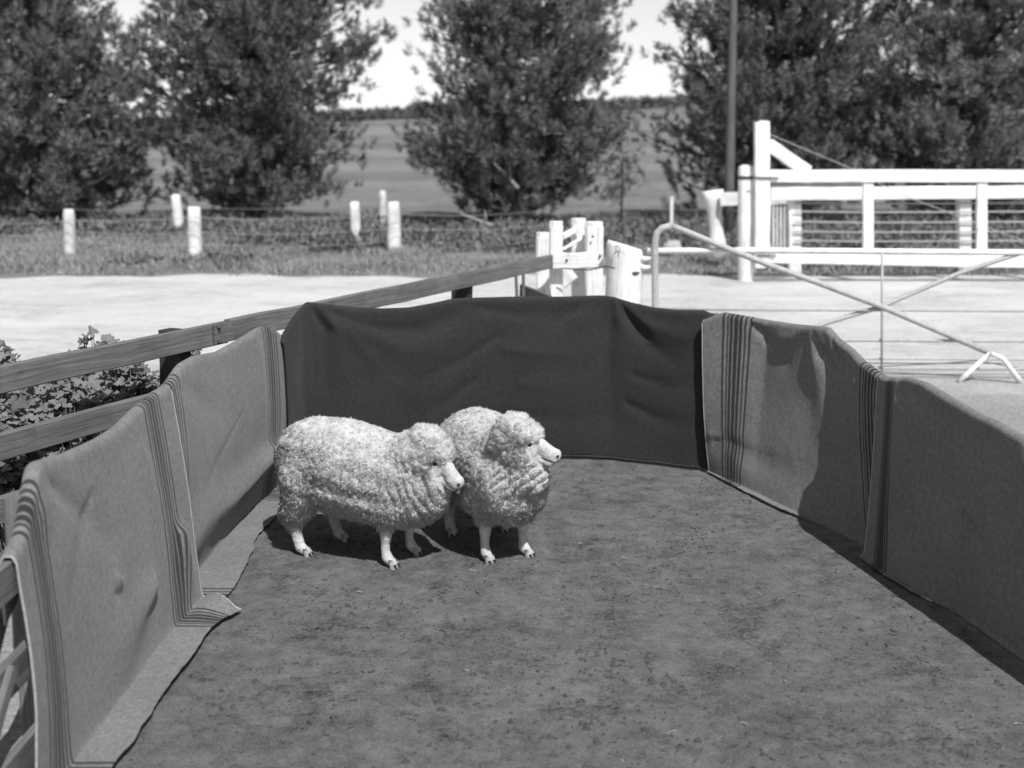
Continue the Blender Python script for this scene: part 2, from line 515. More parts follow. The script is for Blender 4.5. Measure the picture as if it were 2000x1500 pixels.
# far woodland on the skyline
cs = []
for _ in range(900):
    x = random.uniform(-230, 230); y = random.uniform(318, 342)
    cs.append((x, y, float(hill(np.array(x), np.array(y))) - .3, random.uniform(.5, 1.15)))
V, Fc = clump_mass(cs, 110, 2.8, .95, 1.3, .9)
stuff_blades('distant_woodland', V, Fc, M['far_wood'], 'low dark line of distant woodland along the skyline')

# ------------------------------------------------------------------ pines
def curve_pts(p0, d, L, rise, n=6):
    pts = []; p = Vector(p0); d = Vector(d).normalized()
    for i in range(n + 1):
        pts.append(p.copy()); p = p + d * (L / n); d = (d + Vector((0, 0, rise / n))).normalized()
    return pts
def pine(base, H, rad, label, seed, lean=(0, 0), gap=0.0, dens=1.0, low=.25, side=None, shape=None, needles='needles'):
    rs = random.Random(seed); rg = np.random.default_rng(seed)
    t = thing('pine_tree', base, label, 'pine tree', 'pine trees along the paddock fence')
    bx, by, bz = base
    mb = MB(); n = 12
    spine = [(bx + lean[0] * (k / n) ** 1.5 + .1 * math.sin(k * 1.3 + seed), by + lean[1] * k / n, bz - .1 + H * k / n) for k in range(n + 1)]
    mb.tube(spine, [.24 * (H / 10) * (1 - .93 * k / n) + .02 for k in range(n + 1)], 9, .06)
    mb.build('trunk', M['bark'], t, True)
    lim = MB(); P0 = []; D = []; Q = []
    z = low
    shape = shape or [(0, .72), (.12, .95), (.28, 1.0), (.5, .9), (.7, .68), (.9, .25), (1, .08)]
    sx = [a for a, b in shape]; sy = [b for a, b in shape]
    while z < H * .98:
        nb = rs.randint(6, 9); a0 = rs.uniform(0, 6.3)
        for k in range(nb):
            a = a0 + k * 6.283 / nb + rs.uniform(-.3, .3)
            fac = float(np.interp(z / H, sx, sy)) * rs.uniform(.55, 1.14)
            if side is not None: fac *= side(a, z / H)
            L = rad * fac
            if L < .25: continue
            kk = min(int(z / H * n), n - 1); f = z / H * n - kk
            c = Vector(spine[kk]).lerp(Vector(spine[kk + 1]), f)
            pts = curve_pts(c, (math.cos(a), math.sin(a), rs.uniform(-.12, .28)), L, rs.uniform(.25, .75))
            lim.tube(pts, [.055 * L / rad * (1 - .85 * q / 6) + .006 for q in range(7)], 5)
            m_ = int(L * 12.5 * dens) + 2; pad = rs.random() * 6.28
            for q in range(m_):
                u = .18 + .84 * (q + rs.random()) / m_
                if rs.random() < gap * (1.1 - u * .4) or (u < .8 and math.sin(u * 9 + pad) < -.25): continue
                uu = min(u, .999) * 6; i0 = int(uu)
                p = pts[i0].lerp(pts[i0 + 1], uu - i0)
                off = Vector((rs.gauss(0, 1), rs.gauss(0, 1), rs.gauss(0, .75))) * (.16 + .24 * min(u, 1.5 - u) * min(1, L / 2))
                P0.append(p + off); D.append(Vector((math.cos(a) * .5, math.sin(a) * .5, .75)) + Vector((rs.gauss(0, .35), rs.gauss(0, .35), rs.gauss(0, .2)))); Q.append(rs.uniform(.75, 1.25))
        z += rs.uniform(.26, .40)
    lim.build('limb', M['bark'], t, True)
    P0 = np.array(P0); D = np.array(D); Q = np.array(Q); k = 30; m_ = len(P0)
    D /= np.linalg.norm(D, axis=1, keepdims=True)
    pos = np.repeat(P0, k, 0); ax = np.repeat(D, k, 0); q = np.repeat(Q, k)
    tt = rg.uniform(0, 1, len(pos))
    pos = pos + ax * (tt * .26 * q)[:, None]
    dr = rg.normal(size=(len(pos), 3)); dr -= ax * np.sum(dr * ax, 1, keepdims=True); dr /= np.linalg.norm(dr, axis=1, keepdims=True)
    dd = ax * (.35 + tt)[:, None] + dr * .8
    V, Fc = blades(pos, dd, rg.uniform(.13, .25, len(pos)) * q, rg.uniform(.017, .030, len(pos)), .3)
    me = npmesh('crown', V - np.array(base), Fc, False); me.materials.append(M[needles])
    link(bpy.data.objects.new('crown', me), t)
    return t
def base_at(px, Y):
    x = (px - 1000) / F * (Y * CP + 2.27 * SP); return (x, Y, max(0.0, float(hill(np.array(x), np.array(Y)))))
pine(base_at(85, 37.5), 11.5, 3.9, 'dense dark pine at the left edge with skirts down to the grass', 3, dens=1.35, low=.2, shape=[(0, .74), (.12, .95), (.26, .95), (.37, .76), (.5, .56), (.7, .42), (.9, .2), (1, .06)])
pine(base_at(495, 38.5), 11.0, 3.95, 'broad full pine behind the short white posts, left of the open paddock', 12, dens=1.1, low=.5, shape=[(0, .5), (.1, .74), (.22, .92), (.4, 1.0), (.6, .9), (.8, .5), (1, .08)])
pine(base_at(1000, 37.0), 10.5, 3.45, 'middle pine with bare dead branches, standing alone between two paddock gaps', 21, dens=1.25, low=.4, gap=.12,
     side=lambda a, z: .72 if (math.cos(a) < -.4 and z > .25) else 1.0)
pine(base_at(1512, 38.5), 10.5, 4.0, 'ragged pine behind the dark pole with a sparse left side', 34, dens=1.3, low=.4, gap=.08)
pine(base_at(1905, 38.0), 11.5, 4.3, 'lighter feathery pine behind the white gate at the right edge', 45, dens=1.15, low=.3, gap=.16, needles='needles_pale')
# dead branches and a sapling by the middle pine
def dead(pxs, Y, r, label):
    mb = MB(); pts = [P(a, b, Y + .15 * i) for i, (a, b) in enumerate(pxs)]
    mb.tube(pts, [r * (1 - .6 * i / len(pts)) for i in range(len(pts))], 7, .1)
    d = (pts[2] - pts[1])
    mb.tube([pts[1], pts[1] + d * .4 + Vector((.1, 0, .3))], [r * .5, r * .2], 5)
    tag(mb.build('dead_branch', M['deadwood'], None, True), label, 'branch', 'bare branches under the middle pine')
dead([(1012, 368), (998, 352), (975, 330), (950, 302)], 34.3, .05, 'bleached bare branch leaning up against the middle pine crown')
dead([(965, 442), (950, 437), (925, 427), (898, 417)], 33.6, .06, 'pale fallen branch lying low in the weeds left of the white posts')
def sapling(base, H, label):
    t = thing('sapling', base, label, 'young tree')
    mb = MB(); b = Vector(base)
    mb.tube([b, b + Vector((.05, 0, H * .5)), b + Vector((.0, 0, H))], [.035, .025, .008], 6); mb.build('trunk', M['bark'], t, True)
    cs = [(b.x + random.gauss(0, .28), b.y + random.gauss(0, .28), b.z + H * random.uniform(.25, 1.0), random.uniform(.5, 1)) for _ in range(34)]
    V, Fc = clump_mass(cs, 30, .2, 1.0, .22, .03)
    me = npmesh('crown', V - np.array(base), Fc, False); me.materials.append(M['needles']); link(bpy.data.objects.new('crown', me), t)
sapling(base_at(1212, 37.0), 2.6, 'thin young sapling in the paddock gap right of the middle pine')

# ------------------------------------------------------------------ white posts with wire along the verge
def round_post(parent, px, ytop, ybot, Y, wpx, material, lean=0, name='post', split=True):
    b = P(px, ybot, Y); tp = P(px + lean, ytop, Y); r = wpx / 2 / F * (Y * CP + .4)
    mb = MB(); n = 7; pts = [b.lerp(tp, k / n) for k in range(n + 1)]; pts[0] = pts[0] - Vector((0, 0, .25))
    mb.tube(pts, [r * (1.06 - .12 * k / n) * (1 if k < n else .84) for k in range(n + 1)], 9, .07, .85)
    return mb.build(name, material, parent, True)
def wire(parent, pts, r=.006, name='wire'):
    mb = MB(); out = []
    for a, b in zip(pts[:-1], pts[1:]):
        for k in range(9):
            t = k / 8; p = Vector(a).lerp(Vector(b), t); p.z -= .12 * 4 * t * (1 - t) * random.uniform(.8, 1.2) * min(1, (Vector(b) - Vector(a)).length / 6)
            out.append(p)
    mb.tube(out, r, 4)
    return mb.build(name, M['wire'], parent)
Yp = 27.0
fl = thing('post_and_wire_fence', base_at(380, Yp), 'sagging wire fence on short whitewashed split posts along the left verge', 'fence')
round_post(fl, 137, 408, 500, Yp, 24, M['grey_post'], -3)
round_post(fl, 381, 404, 500, Yp - .1, 28, M['white_post'], -2)
round_post(fl, 696, 394, 480, Yp + 2.5, 22, M['white_post'], -4)
round_post(fl, 771, 394, 494, Yp + .3, 29, M['white_post'], -3)
for (ya, yb) in ((430, 424), (452, 452), (470, 476)):
    wire(fl, [P(-120, ya + 6, Yp + .4), P(137, ya, Yp - .16), P(381, yb, Yp - .3), P(771, yb - 6, Yp), P(1075, yb - 14, Yp + 2)])
fr = thing('wire_fence', base_at(760, 38), 'line of weathered white posts deeper among the pines', 'fence')
round_post(fr, 350, 380, 452, 34.5, 21, M['white_post'], -7)
round_post(fr, 748, 372, 458, 36.0, 17, M['grey_post'], 0)
round_post(fr, 833, 290, 312, 60.0, 9, M['grey_post'], 0)
for ya in (400, 420): wire(fr, [P(-50, ya, 36), P(350, ya + 4, 34.6), P(748, ya - 6, 36.1), P(1250, ya - 4, 37)])
mb = MB(); b = P(1312, 440, 30); mb.beam(P(1311, 452, 30), P(1312, 384, 30), .075, .06, (0, 1, 0), .01); 
tag(mb.build('marker_stake', M['white_post']), 'thin whitewashed stake standing behind the top of the pipe gate', 'stake')
# whitewashed stone on the verge
def stone(c, r, label):
    V = []; Fc = []; n, k = 7, 10
    for i in range(n + 1):
        a = math.pi * i / n
        for j in range(k):
            b_ = 6.283 * j / k; q = (1 + .16 * math.sin(3 * b_ + i) + random.uniform(-.12, .12)) * (.55 + .09 * i)
            V.append((c[0] + r[0] * q * math.sin(a) * math.cos(b_), c[1] + r[1] * q * math.sin(a) * math.sin(b_), c[2] + r[2] * q * math.cos(a)))
    for i in range(n):
        for j in range(k): Fc.append((i * k + j, i * k + (j + 1) % k, (i + 1) * k + (j + 1) % k, (i + 1) * k + j))
    mb = MB(); mb.add(V, Fc); tag(mb.build('boulder', M['stone'], None, True), label, 'stone')
c = P(1313, 470, 26.5); stone((c.x, c.y, .2), (.24, .2, .21), 'pale upright boulder in the grass behind the corner of the pipe gate')

# dark telegraph pole
t = thing('telegraph_pole', base_at(1419, 31.5), 'tall dark wooden pole rising beside the white gate', 'pole')
mb = MB(); b = base_at(1420, 31.5); mb.tube([(b[0] + .03 - .11 * k / 6, b[1], -.2 + 10.5 * k / 6) for k in range(7)], [.135 - .012 * k for k in range(7)], 12, .02)
mb.build('shaft', M['pole'], t, True)
mb = MB(); mb.beam((b[0] - 1.0, b[1] - .14, 9.7), (b[0] + .9, b[1] - .14, 9.7), .1, .1); mb.build('crossarm', M['pole'], t)
for dx in (-.85, -.45, .35, .75):
    mb = MB(); mb.tube([(b[0] + dx, b[1] - .14, 9.75), (b[0] + dx, b[1] - .14, 9.84), (b[0] + dx, b[1] - .14, 9.9)], [.03, .045, .02], 8); mb.build('insulator', M['pipe_white'], t, True)

# ------------------------------------------------------------------ white timber yard gate on the right
def pbeam(parent, name, a, b, Y, wpx, thick, material=None, Y2=None, jit=.004):
    A, B = P(a[0], a[1], Y), P(b[0], b[1], Y2 or Y); k = wpx / F * (Y * CP + .4)
    mb = MB(); vert = abs((B - A).z) > .7 * (B - A).length
    if vert: mb.beam(A, B, k, thick, (0, 1, 0), .012, 6, jit)
    else: mb.beam(A, B, thick, k, (0, 0, 1), .012, 8, jit)
    return mb.build(name, material or M['white_timber'], parent)
YG = 21.3
gate = thing('yard_gate', P(1488, 520, YG) * 1.0, 'big white timber gate with tall braced stile and two heavy rails', 'gate')
pbeam(gate, 'stile', (1488, 522), (1488, 238), YG, 28, .16)
mb = MB(); a = P(1482, 238, YG); mb.beam(P(1491, 244, YG), P(1492, 236, YG), .17, .13, (0, 1, 0), .03, 2); mb.build('stile_cap', M['white_timber'], gate)
pbeam(gate, 'brace', (1500, 282), (1578, 336), YG + .01, 24, .10)
pbeam(gate, 'top_rail', (1503, 344), (2080, 344), YG, 24, .12)
pbeam(gate, 'bottom_rail', (1503, 499), (2080, 510), YG, 29, .12)
for xx in (1695, 1917):
    pbeam(gate, 'slat', (xx, 486 + (xx - 1500) * .018), (xx, 357), YG + .02, 20, .09)
pbeam(gate, 'slat', (2060, 495), (2060, 357), YG + .02, 20, .09)
for yy, x0, x1 in ((347, 1470, 1521), (498, 1478, 1516)):
    mb = MB(); mb.beam(P(x0, yy, YG - .10), P(x1, yy + 1, YG - .10), .02, .032, (0, 0, 1), .004, 3); mb.build('hinge_strap', M['iron'], gate)
mb = MB(); mb.tube([P(1502, 262, YG - .02), P(1660, 328, YG - .02), P(1760, 380, YG - .09), P(2080, 500, YG - .09)], .007, 5); mb.build('stay_wire', M['wire'], gate)
t = thing('gate_post', P(1457, 545, YG + .15), 'thick round-topped white post on which the big white gate hangs', 'post')
A = P(1457, 546, YG + .2); B = P(1457, 322, YG + .2)
mb = MB(); r = 15.5 / F * (YG * CP + .4); mb.tube([A - Vector((0, 0, .2))] + [A.lerp(B, k / 6) for k in range(6)] + [A.lerp(B, .96), A.lerp(B, .99), B], [r] * 8 + [r * .86, r * .45], 12, .02)
mb.build('shaft', M['white_timber'], t, True)
mb = MB(); c0 = P(1457, 347, YG + .2); mb.tube([c0 - Vector((0, 0, .03)), c0 + Vector((0, 0, .03))], r * 1.07, 12); mb.build('strap', M['iron'], t)
# white fence behind the gate
YF = 22.8
f2 = thing('stockyard_fence', P(1885, 540, YF), 'white post and top rail fence strung with plain wires behind the big gate', 'fence')
for xx in (1551, 1882, 2075):
    pbeam(f2, 'post', (xx, 548), (xx, 365), YF + .1, 24, .2)
pbeam(f2, 'top_rail', (1505, 379), (2090, 374), YF - .08, 25, .11)
mb = MB(); mb.beam(P(1501, 363, YF), P(1690, 360, YF), .05, .05); mb.build('batten', M['timber'], f2)
for yy in (396, 413, 433, 452, 470, 488):
    mb = MB(); mb.tube([P(1551, yy, YF - .05), P(1690, yy + 2, YF - .05), P(1882, yy + 1, YF - .05), P(2085, yy, YF - .05)], .016, 5); mb.build('wire', M['wire'], f2)
# short return of pickets seen edge on beside the stile
f3 = thing('picket_return', P(1520, 545, YF), 'narrow return of white pickets seen edge on beside the tall stile', 'fence')
for k in range(6):
    xx = 1503 + k * 7.2
    mb = MB(); mb.beam(P(xx, 546 - k * .8, YF + .5 + k * .55), P(xx, 394, YF + .5 + k * .55), .035, .05, (0, 1, 0), .006, 4); mb.build('picket', M['white_timber'], f3)
mb = MB(); mb.beam(P(1500, 396, YF + .42), P(1546, 392, YF + 3.4), .04, .09); mb.build('rail', M['white_timber'], f3)
# leaning stump post with a rail to the gate post
f4 = thing('leaning_post', P(1398, 470, 24), 'leaning split white post with a rail to the gate post', 'post')
mb = MB(); A = P(1401, 478, 24); B = P(1392, 372, 24); mb.tube([A - Vector((0, 0, .3)), A, A.lerp(B, .35), A.lerp(B, .6), A.lerp(B, .85), B], [.2, .2, .15, .17, .22, .235], 10, .05, .8); mb.build('shaft', M['white_post'], f4, True)
mb = MB(); mb.beam(P(1408, 389, 23.75), P(1450, 388, 23.6), .09, .25); mb.build('rail', M['white_timber'], f4)

# ------------------------------------------------------------------ white posts at the far end of the timber fence
FX = lambda y: -5.244 + .456 * y          # centre line of the left-hand timber fence
Y0 = 12.6
wp = thing('white_post_cluster', P(1115, 745, Y0), 'cluster of broad white posts and a cross board where the timber fence ends', 'fence')
def wpost(name, x0, x1, yt, yb, Y, thick=.14, jit=.004):
    c = (x0 + x1) / 2; wpx = x1 - x0; A, B = P(c, yb, Y), P(c, yt, Y); k = wpx / F * (Y * CP + .3)
    A.z = -.1
    mb = MB(); B2 = B - Vector((0, 0, .05)); mb.beam(A, B2, k, thick, (0, 1, 0), .015, 6, jit)
    mb.beam(B2 - Vector((0, 0, .01)), B, k * .97, thick * .9, (0, 1, 0), .035, 2, .002)
    return mb.build(name, M['white_post'], wp)
wpost('post', 1047, 1074, 454, 745, Y0 + .75, .18)
wpost('post', 1073, 1099, 432, 745, Y0 + .05, .14)
wpost('post', 1116, 1144, 426, 745, Y0 + .62, .14)
wpost('post', 1143, 1177, 433, 745, Y0 + .35, .2)
pbeam(wp, 'cross_board', (1080, 510), (1178, 508), Y0 - .12, 31, .05, M['white_post'])
for (a, b, wd) in (((1098, 462), (1128, 448), 12), ((1098, 488), (1158, 452), 5)):
    pbeam(wp, 'strut', a, b, Y0 + .2, wd, .05, M['white_post'], Y0 + .5)
pbeam(wp, 'strut', (1056, 580), (1120, 530), Y0 + .3, 30, .06, M['white_post'], Y0 + .3)
for (x, y) in ((1107, 508), (1172, 500), (1158, 462)):
    mb = MB(); c = P(x, y, Y0 - .155 if x != 1158 else Y0 + .2); mb.tube([c, c + Vector((0, -.015, 0))], [.014, .009], 8); mb.build('bolt', M['iron'], wp)
# lone round strainer post
t = thing('strainer_post', P(1217, 745, 12.2), 'thick round white stump post with a sloping top beside the pipe gate', 'post')
A = P(1217, 600, 12.2); A.z = -.2; B = P(1217, 478, 12.2); r = 35 / F * (12.2 * CP + .35)
V = []; k = 20; mb = MB()
lv = [A.z, .2, .5, .8, 1.0, 1.2, B.z - .04, B.z]
for i, z in enumerate(lv):
    for j in range(k):
        a = 6.283 * j / k; q = r * (1.0 + .035 * math.sin(3 * a + 1) + .02 * math.sin(7 * a + i * .4)) * (1.03 - .04 * i / 7) * (.93 if i == 7 else 1)
        zz = z + (0 if i < 6 else -.05 * math.cos(a) )
        V.append((A.x + q * math.cos(a), A.y + q * math.sin(a), zz))
Fc = [(i * k + j, i * k + (j + 1) % k, i * k + k + (j + 1) % k, i * k + k + j) for i in range(7) for j in range(k)] + [tuple(7 * k + j for j in range(k))]
UV = [(v[2], math.atan2(v[1] - A.y, v[0] - A.x) * .18) for v in V]
mb.add(V, Fc, UV); mb.build('shaft', M['white_post'], t, True)
mb = MB(); c = P(1239, 533, 12.2 - .1); mb.tube([c + Vector((-.07, -.055, 0)), c + Vector((0, -.05, 0)), c + Vector((.05, -.02, .004))], [.004, .02, .006], 6); mb.build('notch', M['iron'], t)
mb = MB(); c = P(1207, 488, 12.2 - .2)
for q in ((-.02, .03), (.02, .03)): mb.tube([c + Vector((q[0], 0, -.035)), c + Vector((q[0], -.004, .035))], .004, 4)
mb.tube([c + Vector((-.02, 0, .035)), c + Vector((.02, 0, .035))], .004, 4); mb.build('staple', M['iron'], t)
for yy in (504, 521):
    mb = MB(); c = P(1250, yy, 12.15); mb.tube([c, c + Vector((.05, -.02, -.01)), c + Vector((.11, -.03, .0))], [.03, .026, .016], 8, .15); mb.build('hinge_pin', M['pipe_white'], t, True)
mb = MB(); mb.tube([P(1100, 524, Y0 - .17), P(1150, 527, Y0 - .25), P(1186, 520, 12.1), P(1200, 524, 12.0)], .007, 5); tag(mb.build('tie_wire', M['iron']), 'thin tie wire between the cross board and the round stump post', 'wire')

# ------------------------------------------------------------------ steel pipe gate
YP = 12.1
pg = thing('pipe_gate', P(1281, 748, YP), 'weathered steel pipe gate with crossed diagonal stays and splayed feet', 'gate')
def pipe(name, pts, r, material='pipe', Y=YP):
    mb = MB(); Q = [Vector(p) if len(p) == 3 else P(p[0], p[1], Y) for p in pts]
    mb.tube(Q, r, 10, .0); return mb.build(name, M[material], pg, True)
pipe('stile', [(1281, 745), (1280, 620), (1279, 520), (1280, 470), (1283, 455), (1293, 445), (1311, 441)], .034)
pipe('diagonal_stay', [(1311, 441), (1340, 452), (1400, 477), (1500, 517), (1600, 553), (1725, 600), (1830, 645), (1935, 690)], .030)
pipe('diagonal_stay', [(2120, 440), (2000, 492), (1880, 531), (1760, 582), (1725, 598), (1640, 623), (1560, 648), (1400, 700), (1290, 735)], .024, Y=YP + .06)
pipe('top_rail', [(1264, 489), (1281, 490), (1430, 489), (1600, 490), (2120, 494)], .030, 'pipe_white', YP + .05)
for yy, r in ((605, .013), (664, .016), (700, .011), (718, .011)):
    pipe('rail', [(1284, yy - 2), (1500, yy), (1750, yy + 1), (2120, yy + 3)], r, 'pipe', YP + .03)
pipe('bottom_rail', [(1284, 745), (1600, 746), (2120, 750)], .016)
pipe('strut', [(1723, 494), (1723, 600), (1722, 744)], .013)
pipe('end_stile', [(2110, 440), (2112, 600), (2112, 752)], .032)
pipe('foot', [(1935, 690), (1915, 706), (1892, 728), (1872, 746)], [.022, .026, .026, .03], 'pipe_white', YP - .12)
pipe('foot', [(1935, 690), (1958, 700), (1975, 722), (1994, 748)], [.022, .026, .026, .03], 'pipe_white', YP - .18)

# ------------------------------------------------------------------ left-hand timber fence
def FP(y, h, off=0.0):
    d = Vector((.456, 1, 0)).normalized(); n = Vector((d.y, -d.x, 0))
    return Vector((FX(y), y, h)) + n * off
tf = thing('timber_fence', (FX(7.27), 7.27, 0), 'long weathered timber rail fence running from the left edge to the white posts', 'fence')
for y, hh in ((3.6, 1.24), (7.27, 1.205), (10.74, 1.16)):
    c = FP(y, 0, -.10); mb = MB(); mb.beam(c - Vector((0, 0, .3)), c + Vector((0, 0, hh)), .16, .12, (.456, 1, 0), .012, 8, .006); mb.build('post', M['timber_shaded'], tf)
random.seed(8)
for h, yb in ((1.15, 12.35), (.82, 12.3), (.50, 12.3), (.20, 12.3)):
    mb = MB(); mb.beam(FP(1.5, h), FP(7.60, h), .045, .135, n=14, jit=.004); mb.build('rail', M['timber'], tf)
    mb = MB(); mb.beam(FP(7.612, h + .006), FP(yb, h + .01), .045, .135, n=14, jit=.004); mb.build('rail', M['timber'], tf)
mb = MB(); mb.beam(FP(7.46, 1.153, .027), FP(7.63, 1.155, .027), .006, .125, n=2, jit=.001); plate = mb.build('joint_plate', M['timber'], tf)
for q in (1.105, 1.195):
    mb = MB(); c = FP(7.50, q, .030); mb.tube([c, c + Vector((.011, -.005, 0)), c + Vector((.015, -.007, 0))], [.014, .013, .007], 10); mb.build('bolt', M['iron'], plate, True)
# boards stacked behind the fence near the white posts
hb = thing('sliprail_stakes', P(1018, 640, 11.6), 'pair of thin stakes with two slanting boards behind the dark blanket', 'fence')
for (x0, y0, x1, y1, w_) in ((1015, 690, 1008, 534, 6), (1026, 690, 1022, 534, 6)):
    A, B = P(x0, y0, 11.4), P(x1, y1, 11.4); A.z = 0; mb = MB(); mb.beam(A, B, .03, .05, (0, 1, 0), .004, 4); mb.build('stake', M['timber'], hb)
mb = MB(); mb.beam(P(1018, 566, 11.5), P(1075, 588, 11.0), .03, .11, n=4); mb.build('board', M['timber'], hb)
mb = MB(); mb.beam(P(1068, 562, 11.2), P(1076, 610, 11.1), .055, .03, (0, 1, 0), n=3); mb.build('board', M['timber'], hb)

# ------------------------------------------------------------------ near fence under the left blankets
nf = thing('pen_side_fence', (-1.76, 5.9, 0), 'low grey timber fence with diagonal brace under the striped blankets, left front', 'fence')
LX = -1.712
for y, hh in ((2.6, .95), (4.36, 1.02), (6.2, 1.02), (7.62, 1.02)):
    mb = MB(); mb.beam((LX - .085, y, -.3), (LX - .085, y, hh), .10, .10, (0, 1, 0), .01, 7, .004); mb.build('post', M['timber'], nf)
for h, ya, yb in ((.99, 4.30, 7.60), (.83, 2.0, 7.58), (.50, 2.0, 7.56), (.17, 2.0, 7.54)):
    mb = MB(); mb.beam((LX, ya, h), (LX, yb, h), .034, .13, n=12, jit=.003); mb.build('rail', M['timber'], nf)
mb = MB(); mb.beam((LX - .06, 3.5, .12), (LX - .06, 4.28, .88), .03, .07, n=5); mb.build('brace', M['timber'], nf)
mb = MB(); mb.beam((LX + .032, 3.3, .04), (LX + .032, 3.9, .55), .025, .06, n=5); mb.build('brace', M['timber'], nf)

# ------------------------------------------------------------------ rails that carry the dark and right-hand blankets
BACK = [(-1.36, 8.36), (.70, 8.97), (1.36, 8.60)]
RT = [(1.335, 8.53), (1.70, 8.28), (2.00, 7.50), (2.11, 6.85), (2.09, 6.42), (2.23, 5.75), (2.32, 5.24), (2.45, 4.55), (2.60, 3.8), (2.85, 2.7)]
bf = thing('pen_end_fence', (.7, 9.05, 0), 'rail fence behind the dark blanket at the far end of the pen', 'fence')
for (x, y, hh) in ((-.5, 8.72, 1.12), (.72, 9.06, 1.19), (1.42, 8.68, 1.12)):
    mb = MB(); mb.beam((x, y, -.3), (x, y, hh), .09, .09, (0, 1, 0), .01, 6); mb.build('post', M['timber'], bf)
for h in (.5, 1.05):
    mb = MB(); mb.beam((-1.28, 8.50, h), (.70, 9.01, h + .03), .035, .09, n=8); mb.build('rail', M['timber'], bf)
    mb = MB(); mb.beam((.74, 9.0, h + .03), (1.37, 8.66, h), .035, .09, n=5); mb.build('rail', M['timber'], bf)
rf = thing('pen_flank_fence', (2.2, 6.4, 0), 'rail fence hidden behind the right striped blankets', 'fence')
for (x, y), hh in zip(RT[1:], (.98, 1.02, .92, .92, .92, .9, .88, .88, .88)):
    mb = MB(); mb.beam((x + .09, y + .03, -.3), (x + .09, y + .03, hh), .08, .08, (0, 1, 0), .01, 6); mb.build('post', M['timber'], rf)
for h in (.45, .9):
    for q in range(1, len(RT) - 1):
        a, b = RT[q], RT[q + 1]
        mb = MB(); mb.beam((a[0] + .035, a[1] - .003, h), (b[0] + .035, b[1] + .003, h), .03, .09, n=4); mb.build('rail', M['timber'], rf)

